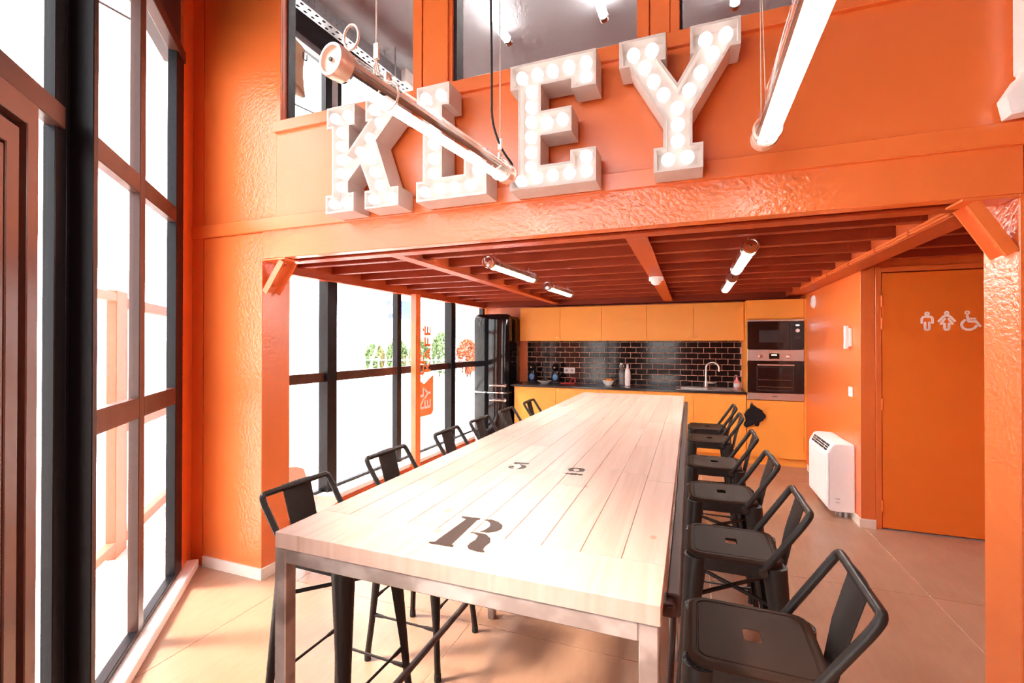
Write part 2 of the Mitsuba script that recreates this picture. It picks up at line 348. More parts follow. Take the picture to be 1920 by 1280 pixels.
for y in JY:
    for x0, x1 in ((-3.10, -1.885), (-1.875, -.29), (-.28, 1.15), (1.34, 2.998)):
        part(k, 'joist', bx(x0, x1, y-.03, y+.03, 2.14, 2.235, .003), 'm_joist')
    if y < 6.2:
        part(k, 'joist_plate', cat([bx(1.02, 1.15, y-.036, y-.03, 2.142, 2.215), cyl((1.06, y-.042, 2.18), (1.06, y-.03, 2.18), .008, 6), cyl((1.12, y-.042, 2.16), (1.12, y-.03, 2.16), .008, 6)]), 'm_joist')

# gusset brackets in the two upper corners of the opening
def bracket(label, xa, xb, y0, y1):
    t = thing('corner_bracket', label, 'bracket', )
    s = 1 if xb > xa else -1
    a, b = np.array([xa, 1.835]), np.array([xb, 2.03]); u = (b-a)/np.linalg.norm(b-a); nn = np.array([-u[1], u[0]])*(-1 if s > 0 else 1)
    nn = nn if nn[0]*s > 0 else -nn
    web = Polygon([a, b, b-nn*.006, a-nn*.006]); fl = Polygon([a-nn*.006, b-nn*.006, b+nn*.035, a+nn*.035])
    part(t, 'web', XZ(web.buffer(.0005), y0, y1), 'm_paint')
    part(t, 'flange', XZ(fl, y0, y0+.007), 'm_paint'); part(t, 'flange', XZ(fl, y1-.007, y1), 'm_paint')
    part(t, 'top_plate', bx(min(xa, xb+s*.05), max(xa, xb+s*.05), y0-.01, y1+.01, 2.026, 2.036, .002), 'm_paint')
    for f_ in (.2, .86):
        c = a+(b-a)*f_; p0 = np.array([c[0], (y0+y1)/2, c[1]]); d = np.array([nn[0], 0, nn[1]])
        part(t, 'bolt', cat([cyl(p0, p0+d*.008, .017, 6), cyl(p0, p0+d*.018, .008, 8)]), 'm_paint')
bracket('orange steel gusset bracket at the top of the left pillar', -2.545, -2.40, 2.20, 2.31)
bracket('orange steel gusset bracket at the top of the right column', 1.096, .985, 2.20, 2.30)
t = thing('steel_post', 'slim orange square post standing in front of the side windows', 'post')
put(t, bx(-3.0, -2.93, 4.58, 4.68, .0, 2.075, .004), 'm_paint')
# conduits clipped along the right-hand beam
t = thing('conduit', 'pair of thin orange conduits clipped along the right ceiling beam', 'conduit')
for x, z in ((1.142, 2.128), (1.142, 2.111)):
    part(t, 'pipe', tube(fillet([(x, 2.46, z+.004), (x, 3.4, z), (x, 5.6, z+.002), (x, 5.95, z)], .1), .007, 7), 'm_paint')
for y in (2.75, 3.2, 3.7, 4.25, 4.85): part(t, 'clip', bx(1.132, 1.15, y, y+.018, 2.102, 2.138, .002), 'm_beam')

# ------------------------------------------------------------------ table
t = thing('table', 'long bar-height table with pale pine plank top and raw steel frame', 'table')
TX0, TX1, TY0, TY1, TZ = -1.032, -.052, .932, 4.778, 1.0
def plank(x0, x1, y0, y1, i): part(t, 'plank', bx(x0+.0005, x1-.0005, y0+.0005, y1-.0005, TZ-.041, TZ, .0012), f'm_wood{i}')
plank(TX0, TX1, TY0, TY0+.175, 0)
plank(TX0, TX1, TY1-.175, TY1, 1)
nrow = 10; w = (TX1-TX0)/nrow
for r in range(nrow):
    y = TY0+.175; end = TY1-.175; first = True
    while y < end-1e-6:
        L = rng.uniform(.28, .8) if first else rng.uniform(.5, 1.15); first = False
        y1 = y+L if end-(y+L) > .25 else end
        plank(TX0+r*w, TX0+(r+1)*w, y, y1, rng.randrange(4)); y = y1
LEGY = (.935, 2.333, 3.56, 4.735)
for y in LEGY:
    for x in (-1.036, -.094): part(t, 'leg', bx(x, x+.038, y, y+.038, 0, .958 if y in (LEGY[0], LEGY[3]) else .92, .003), 'm_steel')
for y in (LEGY[0], LEGY[3]): part(t, 'end_rail', bx(-.998, -.094, y, y+.038, .92, .958, .003), 'm_steel')
for x0, x1 in ((-1.036, -.998), (-.094, -.056)): part(t, 'under_rail', bx(x0, x1, .973, 4.735, .92, .958, .003), 'm_steel')
part(t, 'side_rail', bx(-.048, -.020, 1.075, 4.70, .905, .955, .003), 'm_steeldark')
part(t, 'sleeve', cat([cyl((-.040, 1.045, .930), (-.040, 1.075, .930), .011, 12), bx(-.056, -.034, 1.05, 1.10, .915, .945, .002)]), 'm_steeldark')
for x in (-1.017, -.072): part(t, 'foot_bar', cyl((x, .973, .24), (x, 4.735, .24), .0135, 12), 'm_steeldark')
def tletter(name, polys, lab):
    g = unary_union([Polygon(p).buffer(0) for p in polys]); part(t, name, XY(g, TZ, TZ+.0006), 'm_stain', label=lab)
LET = {'R': [[(-0.6179, 1.2107), (-0.5614, 1.2151), (-0.5593, 1.2046), (-0.5644, 1.197), (-0.5551, 1.0307), (-0.5483, 1.029), (-0.5456, 1.0184), (-0.6123, 1.0174), (-0.6158, 1.0249), (-0.6026, 1.03), (-0.5972, 1.1942), (-0.6139, 1.2006)],
  [(-0.551, 1.2092), (-0.5287, 1.2178), (-0.5036, 1.2093), (-0.4817, 1.1881), (-0.4761, 1.1644), (-0.483, 1.1442), (-0.5006, 1.13), (-0.5225, 1.1277), (-0.5152, 1.1455), (-0.5129, 1.1695), (-0.5191, 1.1897), (-0.5337, 1.2046)],
  [(-0.5472, 1.117), (-0.5244, 1.1208), (-0.5003, 1.118), (-0.4795, 1.099), (-0.4706, 1.0764), (-0.4729, 1.0517), (-0.4713, 1.0355), (-0.4602, 1.0214), (-0.4657, 1.0173), (-0.4834, 1.0185), (-0.5047, 1.0237), (-0.5145, 1.0357), (-0.5164, 1.0543), (-0.5119, 1.0784), (-0.5166, 1.1022), (-0.5306, 1.1124)]], '5': [[(-0.6899, 1.844), (-0.6301, 1.8512), (-0.627, 1.8342), (-0.6842, 1.8146), (-0.6923, 1.8271)],
  [(-0.661, 1.8184), (-0.6396, 1.8139), (-0.6227, 1.7952), (-0.6197, 1.7718), (-0.632, 1.7526), (-0.6524, 1.7471), (-0.643, 1.7652), (-0.6415, 1.788)],
  [(-0.692, 1.761), (-0.6885, 1.7823), (-0.6762, 1.7845), (-0.6672, 1.773), (-0.6692, 1.7575), (-0.6813, 1.7602), (-0.6704, 1.7522), (-0.6559, 1.7481), (-0.6672, 1.7438), (-0.6817, 1.7478)]], '2': [[(-0.4568, 1.8132), (-0.4505, 1.8373), (-0.4301, 1.85), (-0.4044, 1.8503), (-0.3885, 1.8326), (-0.3905, 1.8085), (-0.4067, 1.793), (-0.4214, 1.7919), (-0.4069, 1.8068), (-0.4138, 1.8322), (-0.4309, 1.8376), (-0.4358, 1.8143), (-0.4214, 1.7919), (-0.4427, 1.7929)],
  [(-0.4571, 1.7554), (-0.4219, 1.769), (-0.3847, 1.7679), (-0.3828, 1.7512), (-0.422, 1.7447)]]}

tletter('painted_letter', LET['R'], 'dark brown stencilled letter R')
tletter('painted_number', LET['5'], 'dark brown stencilled number 5')
tletter('painted_number', LET['2'], 'dark brown stencilled number 2')

# ------------------------------------------------------------------ bar stools
def rr3(a, r, z): return np.column_stack([rrect(a, a, r, 6), np.full(28, z)])
def stool_parts():
    P = {}
    A, ZS = .152, .760
    rim = loft([rr3(A, .045, ZS-.014), rr3(A+.0005, .045, ZS-.008), rr3(A-.004, .041, ZS-.002), rr3(A-.012, .036, ZS), rr3(A-.020, .030, ZS-.0005), rr3(A-.0215, .029, ZS-.004), rr3(A-.0245, .028, ZS-.004), rr3(A-.026, .027, ZS-.001)], False, False)
    pan = XY(Polygon(rrect(A-.026, A-.026, .027)).difference(Polygon(rrect(.020, .027, .008))), ZS-.003, ZS-.001)
    P['seat'] = [(cat([rim, pan]), 'm_stoolseat', 40)]
    lip = [rr3(A-.001, .045, ZS-.010), rr3(A+.002, .047, .704), rr3(A-.001, .045, .704), rr3(A-.004, .043, ZS-.012)]
    P['apron'] = [(loft(lip, False, False), 'm_stool', 40)]
    P['leg'] = []; P['leg__foot'] = []
    for sx in (1, -1):
        for sy in (1, -1):
            c0, c1 = np.array([sx*.124, sy*.124]), np.array([sx*.190, sy*.190]); th0 = math.atan2(sy, sx); rings = []
            for z in (.742, .66, .48, .30, .20, .155, .03):
                f = (.742-z)/.712; c = c0+(c1-c0)*f; R = .041-.027*min(1, f/.80); half = math.radians(118 if z > .2 else (140 if z > .16 else 172))
                ths = th0+np.linspace(-half, half, 13); o = np.column_stack([c[0]+R*np.cos(ths), c[1]+R*np.sin(ths), np.full(13, z)])
                i = np.column_stack([c[0]+(R-.003)*np.cos(ths[::-1]), c[1]+(R-.003)*np.sin(ths[::-1]), np.full(13, z)]); rings.append(np.vstack([o, i]))
            leg = loft(rings[::-1], True, True); P['leg'].append((leg, 'm_stool', 35))
            P['leg__foot'].append((lathe([(0, 0), (.0155, 0), (.0155, .03), (.0125, .033), (0, .033)], (c1[0], c1[1], 0), 12), 'm_rubber', 40))
    P['cross_brace'] = [(tube([(-.145, -.145, .598), (.145, .145, .588)], .0075, 8), 'm_stool', 40), (tube([(-.145, .145, .588), (.145, -.145, .601)], .0075, 8), 'm_stool', 40)]
    P['foot_rail'] = []
    for (ax, ay), (bx_, by), z in (((-1, -1), (-1, 1), .29), ((1, -1), (1, 1), .29), ((-1, -1), (1, -1), .21), ((-1, 1), (1, 1), .21)):
        r_ = .124+.066*(.742-z)/.712; a, b = np.array([ax*r_, ay*r_, z]), np.array([bx_*r_, by*r_, z]); u = (b-a)/np.linalg.norm(b-a)
        s = np.array([.011, .009, .0065, .006, .006, .0065, .009, .011]); f = np.array([0, .13, .17, .22, .78, .83, .87, 1.])
        P['foot_rail'].append((tube([a+u*.012+(b-a-u*.024)*q for q in f], s*.85, 8), 'm_stool', 40))
    path = fillet([(.085, -.160, .728), (.208, -.164, .912), (.226, -.160, .942), (.226, .160, .942), (.208, .164, .912), (.085, .160, .728)], .058, 7)
    rad = np.full(len(path), .0115); P['back_tube'] = [(tube(path, rad, 10), 'm_stool', 45)]
    pp = []
    for z, hw, x in ((.954, .068, .229), (.928, .068, .2225), (.81, .064, .188), (.70, .055, .166)):
        ys = np.linspace(-hw, hw, 7); bow = .012*(1-(ys/hw)**2)*(1. if z < .94 else .4)
        f = np.column_stack([x+bow-.0015, ys, np.full(7, z)]); bk = f[::-1]+[.003, 0, 0]; pp.append(np.vstack([f, bk]))
    P['back_panel'] = [(loft(pp[::-1]), 'm_stool', 40)]
    P['bolt'] = [(cat([cyl((.087, s*.150, .729), (.087, s*.171, .729), .0145, 14), cyl((.087, s*.170, .729), (.087, s*.176, .729), .006, 6)]), 'm_bolt', 35) for s in (1, -1)]
    return P
STOOL = {n: [mikit.ply(m, b, smooth=s) for m, b, s in v] for n, v in stool_parts().items()}
def stool(label, x, y, rot, group):
    t = thing('bar_stool', label, 'bar stool', group); M = T().translate([x, y, 0]).rotate([0, 0, 1], rot)
    for n, v in STOOL.items():
        if n == 'leg__foot': continue
        for i, d in enumerate(v):
            kk = part(t, n, d, tw=M)
            if n == 'leg': put(kk+'__foot', STOOL['leg__foot'][i], None, tw=M)
SY = (1.328, 1.935, 2.571, 3.213, 4.004, 4.573)
SL = (1.425, 2.015, 2.655, 3.15, 3.69, 4.30)
ORD = ('nearest the camera', 'second from the camera', 'third from the camera', 'fourth from the camera', 'fifth from the camera', 'farthest from the camera')
for i, y in enumerate(SY):
    stool(f'black metal low-back bar stool along the right side of the table, {ORD[i]}',   .144+rng.uniform(-.003, .003), y, rng.uniform(-1.5, 1.5), 'bar stools right of the table')
for i, y in enumerate(SL):
    stool(f'black metal low-back bar stool on the window side of the table, {ORD[i]}', -1.240+rng.uniform(-.003, .003), y, 180+rng.uniform(-1.5, 1.5), 'bar stools on the window side')

# ------------------------------------------------------------------ toilet door with pictograms
k = struct('door_1')
part(k, 'frame', cat([bx(1.412, 1.452, 4.598, 4.70, 0, 2.125, .002), bx(1.452, 2.36, 4.598, 4.70, 2.085, 2.125, .002), bx(2.32, 2.36, 4.598, 4.70, 0, 2.085, .002)]), 'm_paint')
part(k, 'leaf', bx(1.458, 2.316, 4.603, 4.645, .012, 2.077, .002), 'm_door')
part(k, 'threshold', bx(1.452, 2.32, 4.596, 4.66, 0, .008), 'm_galvdark')
for z in (1.848, 1.668, 1.015, .193): part(k, 'hinge', cat([cyl((1.455, 4.597, z-.045), (1.455, 4.597, z-.001), .0085, 10), cyl((1.455, 4.597, z+.001), (1.455, 4.597, z+.045), .0085, 10), bx(1.458, 1.475, 4.599, 4.604, z-.045, z+.045)]), 'm_door')
def stroke(pts, w): return LineString(pts).buffer(w, cap_style=1, join_style=1)
def ring(x, y, r, w): return Point(x, y).buffer(r).difference(Point(x, y).buffer(r-w))
W_ = .0085
man = unary_union([ring(0, .155, .017, .012), stroke(fillet([(-.034, .083), (-.034, .132), (.034, .132), (.034, .083)], .028), W_), stroke(fillet([(-.014, .085), (-.014, .028), (.014, .028), (.014, .085)], .014), W_), ])
woman = unary_union([ring(0, .157, .017, .012), stroke(fillet([(-.048, .096), (-.015, .138), (.015, .138), (.048, .096)], .018), W_), stroke([(-.012, .112), (-.036, .075), (-.015, .075)], W_*.9), stroke([(.012, .112), (.036, .075), (.015, .075)], W_*.9), stroke(fillet([(-.014, .075), (-.014, .028), (.014, .028), (.014, .075)], .014), W_)])
wheel = unary_union([ring(-.012, .158, .017, .012), stroke([(-.012, .132), (-.004, .090), (.040, .090), (.064, .055)], W_), stroke([(-.005, .112), (.034, .112)], W_*.9),
    stroke([(-.028+.0, .100), (-.044, .082), (-.047, .060), (-.036, .038), (-.014, .027), (.012, .028), (.034, .042), (.042, .055)], W_)])
for nm, g, x in (('man_pictogram', man, 1.749), ('woman_pictogram', woman, 1.871), ('wheelchair_pictogram', wheel, 2.008)):
    part(k, nm, XZ(affinity.translate(g, x, 1.598-.012), 4.6015, 4.6035), 'm_picto')

# ------------------------------------------------------------------ kitchen
def knob(root, x, y, z):
    m = lathe([(0, .022), (.006, .022), (.009, .019), (.009, .015), (.0045, .011), (.0045, .0)], (0, 0, 0), 12); m.apply_transform([[1, 0, 0, x], [0, 0, -1, y], [0, 1, 0, z], [0, 0, 0, 1]])
    put(root+'__knob', m, 'm_brass', 40)
DX = (-2.452, -1.816, -1.196, -.570, .042, .658)
def cabinet(name, label, cells, y0, y1, z0, z1, kz, sides, plinth=False):
    t = thing(name, label, 'cabinet', None); a, b = DX[cells[0]], DX[cells[-1]+1]
    part(t, 'body', bx(a+.001, b-.001, y0+.021, y1, z0, z1, .001), 'm_cabedge')
    for c, s in zip(cells, sides):
        x0, x1 = DX[c], DX[c+1]; d = part(t, 'door', bx(x0+.0018, x1-.0018, y0, y0+.019, z0+.002, z1-.002, .0015), 'm_cab')
        knob(d, x1-.043 if s > 0 else x0+.043, y0, kz)
    if plinth: part(t, 'plinth', bx(a, b, y0+.05, y0+.066, 0, z0-.002), 'm_cab')
UZ = (1.545, 2.052)
cabinet('wall_cabinet', 'double-door orange wall cabinet nearest the fridge', (0, 1), 6.75, YK-.002, *UZ, 1.60, (1, -1))
cabinet('wall_cabinet', 'single-door orange wall cabinet in the middle of the row above the black tiles', (2,), 6.75, YK-.002, *UZ, 1.60, (-1,))
cabinet('wall_cabinet', 'double-door orange wall cabinet above the sink beside the oven unit', (3, 4), 6.75, YK-.002, *UZ, 1.60, (1, -1))
cabinet('base_cabinet', 'double-door orange base cabinet beside the fridge', (0, 1), 6.50, YK-.1, .1, .868, .835, (1, -1), True)
cabinet('base_cabinet', 'single-door orange base cabinet behind the far end of the table', (2,), 6.50, YK-.1, .1, .868, .835, (-1,), True)
cabinet('base_cabinet', 'double-door orange base cabinet under the sink', (3, 4), 6.50, YK-.1, .1, .868, .835, (1, -1), True)
t = thing('worktop', 'glossy black kitchen worktop over the orange base cabinets', 'worktop')
put(t, bx(-2.50, .660, 6.465, YK-.014, .870, .900, .002), 'm_worktop')
# tiles in running bond
tw, th = .1535, .0787
for r in range(9):
    z0 = .902+.0787*r; z1 = min(z0+th-.004, UZ[0]+.02)
    if z1-z0 < .02: continue
    x = -2.43-(tw/2 if r % 2 else 0)
    while x < .655:
        a, b = max(x, -2.43)+.002, min(x+tw, .655)-.002
        if b-a > .02: part('wall_kitchen', 'tile', bx(a, b, YK-.011, YK-.002, z0, z1, .0045), 'm_tile')
        x += tw
part('wall_kitchen', 'grout', bx(-2.432, .657, YK-.0075, YK, .9, 1.56), 'm_tilegrout')
# tall oven unit
t = thing('oven_cabinet', 'tall orange cabinet housing the microwave and the oven', 'cabinet')
OX0, OX1 = .664, 1.286
part(t, 'body', cat([bx(OX0, OX0+.018, 6.52, YK-.002, .1, 2.05), bx(OX1-.018, OX1, 6.52, YK-.002, .1, 2.05), bx(OX0, OX1, 6.98, YK-.002, .1, 2.05), bx(OX0, OX1, 6.52, YK-.002, 2.032, 2.05), bx(OX0, OX1, 6.52, YK-.002, 1.806, 1.82), bx(OX0, OX1, 6.52, YK-.002, .79, .806)]), 'm_cabedge')
d = part(t, 'door', bx(OX0+.002, OX1-.002, 6.50, 6.519, 1.818, 2.05, .0015), 'm_cab'); knob(d, .973, 6.50, 1.85)
part(t, 'lower_panel', bx(OX0+.002, OX1-.002, 6.50, 6.519, .1, .803, .0015), 'm_cab')
part(t, 'plinth', bx(OX0, 1.309, 6.55, 6.566, 0, .098), 'm_cab')
part(t, 'filler', bx(OX1+.001, 1.309, 6.505, 6.525, .1, 2.05), 'm_cab')
t = thing('microwave', 'black built-in microwave above the oven', 'microwave')
part(t, 'body', bx(.684, 1.266, 6.50, 6.96, 1.436, 1.80), 'm_black')
part(t, 'trim_strip', bx(.670, 1.280, 6.478, 6.50, 1.782, 1.802, .001), 'm_inox')
part(t, 'door', bx(.670, 1.135, 6.482, 6.50, 1.440, 1.780, .002), 'm_darkglass')
part(t, 'window', bx(.800, 1.060, 6.4795, 6.483, 1.52, 1.67), 'm_black')
part(t, 'control_panel', bx(1.138, 1.280, 6.482, 6.50, 1.440, 1.780, .002), 'm_darkglass')
m = lathe([(0, .016), (.022, .016), (.024, .013), (.024, 0)], (0, 0, 0), 16); m.apply_transform([[1, 0, 0, 1.213], [0, 0, -1, 6.482], [0, 1, 0, 1.665], [0, 0, 0, 1]]); part(t, 'dial', m, 'm_chrome', 40)
scene['m_disp'] = {'type': 'diffuse', 'reflectance': rgb(.3, .4, .5)}
part(t, 'display', bx(1.196, 1.230, 6.4805, 6.482, 1.722, 1.735), 'm_disp', emitter=glow(1.5, (.7, .85, 1.)))
part(t, 'button', bx(1.18, 1.25, 6.481, 6.482, 1.56, 1.60), 'm_black')
t = thing('oven', 'built-in oven with steel control panel and black glass door', 'oven')
part(t, 'body', bx(.684, 1.266, 6.50, 6.96, .812, 1.434), 'm_black')
part(t, 'control_panel', bx(.670, 1.280, 6.478, 6.50, 1.295, 1.432, .002), 'm_inox')
part(t, 'display', bx(.908, 1.020, 6.4765, 6.479, 1.320, 1.386), 'm_darkglass')
scene['m_dig'] = {'type': 'diffuse', 'reflectance': rgb(.4, .4, .1)}
part(t, 'display_digits', bx(.935, .99, 6.4758, 6.4768, 1.36, 1.372), 'm_dig', emitter=glow(.5, (.8, .8, .2)))
for x in (.815, 1.118):
    m = lathe([(0, .026), (.015, .026), (.018, .022), (.020, .003), (.024, 0)], (0, 0, 0), 16); m.apply_transform([[1, 0, 0, x], [0, 0, -1, 6.478], [0, 1, 0, 1.348], [0, 0, 0, 1]]); part(t, 'knob', m, 'm_chrome', 40)
part(t, 'door', bx(.670, 1.280, 6.480, 6.50, .900, 1.290, .002), 'm_darkglass')
part(t, 'window', XZ(sbox(.770, .925, 1.176, 1.225).difference(sbox(.785, .94, 1.161, 1.212)), 6.4785, 6.481), 'm_black')
for z in (.975, 1.06): part(t, 'rack', cyl((.79, 6.4783, z), (1.155, 6.4783, z), .0022, 6), 'm_inox')
part(t, 'handle', cat([bx(.775, 1.175, 6.438, 6.452, 1.236, 1.256, .003), bx(.80, .815, 6.452, 6.482, 1.240, 1.252), bx(1.135, 1.15, 6.452, 6.482, 1.240, 1.252)]), 'm_inox')
part(t, 'bottom_panel', bx(.670, 1.280, 6.478, 6.50, .812, .898, .002), 'm_inox')
part(t, 'badge', bx(.945, 1.0, 6.477, 6.4785, .852, .860), 'm_black')
# sink, tap
t = thing('sink', 'stainless steel sink with draining board set in the worktop', 'sink')
so = Polygon(rrect(.40, .235, .03)); hole = affinity.translate(Polygon(rrect(.16, .17, .04)), .2, -.02)
dr_ = unary_union([affinity.translate(Polygon(rrect(.17, .006, .005)), -.17, -.14+.045*i) for i in range(6)])
part(t, 'rim', XY(affinity.translate(so.difference(hole), .22, 6.76), .9002, .904), 'm_inox')
part(t, 'ribs', XY(affinity.translate(dr_, .22, 6.76), .904, .9065), 'm_inox')
part(t, 'basin', loft([np.column_stack([rrect(.16, .17, .04)+[.42, 6.74], np.full(28, z)]) if q == 0 else np.column_stack([rrect(.16-q, .17-q, .04)+[.42, 6.74], np.full(28, z)]) for z, q in ((.905, -.012), (.9085, -.006), (.9075, 0), (.9045, .004))], False, False), 'm_inox', 40)
part(t, 'bowl', XY(affinity.translate(Polygon(rrect(.165, .175, .04)), .42, 6.74), .9004, .9012), 'm_gray')
t = thing('tap', 'chrome gooseneck kitchen tap behind the sink', 'tap')
part(t, 'base', lathe([(0, 0), (.028, 0), (.028, .006), (.022, .012), (.022, .09), (.014, .10), (0, .10)], (.205, 6.90, .904), 16), 'm_chrome', 40)
arc = [(.205, 6.90, 1.0), (.205, 6.90, 1.17)]+[(.285-.08*math.cos(a), 6.90-.02*(1-math.cos(a)), 1.17+.08*math.sin(a)) for a in np.linspace(.15, math.pi*.97, 14)]+[(.366, 6.86, 1.13)]
part(t, 'spout', tube(arc, .0125, 12), 'm_chrome', 40)
part(t, 'lever', cat([cyl((.205, 6.90, .975), (.30, 6.87, .972), .016, 12, .008), cyl((.30, 6.87, .972), (.335, 6.86, .985), .006, 8)]), 'm_chrome', 40)
t = thing('soap_bottle', 'pink soap pump bottle right of the sink', 'bottle')
part(t, 'body', lathe([(0, 0), (.034, 0), (.038, .01), (.038, .085), (.03, .105), (.013, .118), (.013, .13), (0, .13)], (.585, 6.92, .9045), 16), 'm_pink', 40)
part(t, 'label', cyl((.585, 6.92, .925), (.585, 6.92, .975), .0385, 16), 'm_white', 40)
part(t, 'pump', cat([lathe([(0, 0), (.015, 0), (.015, .018), (.005, .02), (.005, .045), (0, .045)], (.585, 6.92, 1.034), 12), bx(.56, .592, 6.914, 6.926, 1.074, 1.084, .002)]), 'm_pink', 40)
# bottles, bowl, plate, coffee machines
t = thing('glass_bottle', 'clear swing-top glass bottle on the worktop', 'bottle')
part(t, 'body', lathe([(0, 0), (.036, 0), (.040, .006), (.040, .17), (.034, .20), (.018, .245), (.014, .28), (.017, .285), (.017, .295), (.013, .295), (.011, .28), (.015, .243), (.031, .198), (.037, .168), (.037, .012), (0, .010)], (-.93, 6.88, .901), 20), 'm_glass', 40)
part(t, 'stopper', lathe([(0, 0), (.012, 0), (.015, .008), (.014, .022), (.008, .03), (0, .03)], (-.93, 6.88, 1.194), 14), 'm_white', 40)
part(t, 'wire_clip', tube(fillet([(-.955, 6.88, 1.165), (-.957, 6.88, 1.19), (-.944, 6.88, 1.218), (-.916, 6.88, 1.218), (-.903, 6.88, 1.19), (-.905, 6.88, 1.165)], .01), .0022, 6), 'm_chrome', 40)
t = thing('white_bottle', 'white printed bottle beside the swing-top glass bottle', 'bottle')
part(t, 'body', lathe([(0, 0), (.036, 0), (.039, .006), (.039, .19), (.032, .225), (.017, .25), (.015, .285), (0, .285)], (-.842, 6.86, .901), 20), 'm_white', 40)
part(t, 'cap', lathe([(0, 0), (.0165, 0), (.0165, .024), (.014, .027), (0, .027)], (-.842, 6.86, 1.186), 14), 'm_gray', 40)
t = thing('bowl', 'small white bowl on the worktop left of the bottles', 'bowl')
part(t, 'dish', lathe([(0, 0), (.045, 0), (.048, .006), (.070, .03), (.086, .068), (.083, .068), (.066, .032), (.04, .012), (0, .010)], (-1.115, 6.84, .901), 24), 'm_white', 40)
for i, (dx, dy, dz, s) in enumerate(((-.03, -.02, .052, .030), (.03, .01, .056, .030), (.0, .03, .06, .028), (.005, -.035, .055, .028), (.038, -.02, .072, .026), (-.005, .0, .075, .027))):
    f = thing('orange_segment', 'orange fruit piece in the small white bowl', 'fruit', 'fruit in the white bowl')
    m = trimesh.creation.icosphere(2, s); m.apply_scale([1, 1, .7]); m.apply_translation((-1.115+dx, 6.84+dy, .901+dz)); put(f, m, 'm_fruit', True)
t = thing('plate', 'shallow white dish between the two coffee machines', 'dish')
put(t, lathe([(0, 0), (.06, 0), (.065, .006), (.115, .034), (.112, .037), (.06, .012), (0, .010)], (-2.08, 6.83, .901), 24), 'm_white', 40)
for i in range(7):
    a = i*.9; r = .05 if i else 0
    f = thing('coffee_capsule', 'dark coffee capsule lying in the shallow white dish', 'capsule', 'capsules in the white dish')
    put(f, lathe([(0, 0), (.012, 0), (.017, .026), (.019, .027), (0, .029)], (-2.08+r*math.cos(a), 6.83+r*math.sin(a)*.8, .918+.012*(i % 2)), 10), 'm_pod', 40)
def coffee(label, x, y):
    t = thing('coffee_machine', label, 'coffee machine')
    part(t, 'base', lathe([(0, 0), (.070, 0), (.074, .008), (.074, .022), (.066, .03), (0, .03)], (x, y, .901), 20), 'm_black', 40)
    part(t, 'column', loft([np.column_stack([rrect(a, b, min(a, b)*.9, 5)+[x, y+o], np.full(24, z)]) for z, a, b, o in ((.925, .062, .060, .01), (.99, .066, .066, .012), (1.06, .058, .062, .014), (1.10, .040, .05, .01))]), 'm_fridge', 40)
    m = trimesh.creation.icosphere(3, .058); m.apply_scale([1, 1.15, 1.02]); m.apply_translation((x, y-.012, 1.142)); part(t, 'head', m, 'm_fridge', True)
    m = trimesh.creation.icosphere(2, .05); m.apply_scale([.85, .35, 1.05]); m.apply_translation((x, y-.046, .998)); part(t, 'front_panel', m, 'm_blue', True)
    part(t, 'lever', cat([bx(x-.012, x+.012, y-.085, y-.06, 1.135, 1.15, .003)]), 'm_chrome')
    part(t, 'nozzle', cyl((x, y-.05, 1.06), (x, y-.05, 1.09), .014, 10), 'm_black', 40)
coffee('black and blue capsule coffee machine at the left end of the worktop', -2.285, 6.86)
coffee('black and blue capsule coffee machine in front of the wall socket', -1.905, 6.84)
t = thing('red_cable', 'coiled thin red cable on the worktop beside the coffee machine', 'cable')
put(t, tube(fillet([(-1.83, 6.82, .906), (-1.78, 6.80, .906), (-1.70, 6.82, .906), (-1.62, 6.84, .907), (-1.60, 6.86, .94), (-1.62, 6.87, .985), (-1.66, 6.875, .975), (-1.70, 6.85, .91), (-1.77, 6.84, .906)], .04), .006, 7), 'm_redcable', 40)
t = thing('wall_socket', 'white wall socket on the black tiles beside the coffee machine', 'socket')
part(t, 'plate', bx(-1.83, -1.655, YK-.021, YK-.011, 1.045, 1.135, .003), 'm_white')
part(t, 'outlet', cat([cyl((-1.785, YK-.022, 1.09), (-1.785, YK-.0205, 1.09), .02, 16), cyl((-1.70, YK-.022, 1.09), (-1.70, YK-.0205, 1.09), .02, 16)]), 'm_gray', 40)
# oven glove on its hook
t = thing('oven_glove', 'black oven glove hanging below the oven', 'oven glove')
gl = Polygon([(.702, .742), (.716, .758), (.735, .742), (.79, .705), (.835, .68), (.838, .662), (.868, .625), (.872, .600), (.835, .555), (.800, .530), (.795, .498), (.780, .480), (.757, .483), (.752, .500), (.738, .512), (.728, .498), (.700, .480), (.668, .465), (.640, .468), (.625, .490), (.632, .520), (.648, .545), (.640, .590), (.630, .620), (.655, .665), (.695, .705)]).buffer(.006).buffer(-.006)
m = XZ(gl, 6.466, 6.488); m2 = XZ(gl.buffer(-.012), 6.458, 6.492); part(t, 'mitt', cat([m, m2]), 'm_fabric')
part(t, 'loop', tube(fillet([(.712, 6.482, .742), (.704, 6.482, .762), (.716, 6.482, .772), (.728, 6.482, .762), (.720, 6.482, .742)], .01), .003, 6), 'm_fabric', 40)
part(t, 'hook', cat([cyl((.716, 6.5, .768), (.716, 6.478, .768), .004, 8), cyl((.716, 6.4995, .768), (.716, 6.497, .768), .011, 12)]), 'm_chrome', 40)

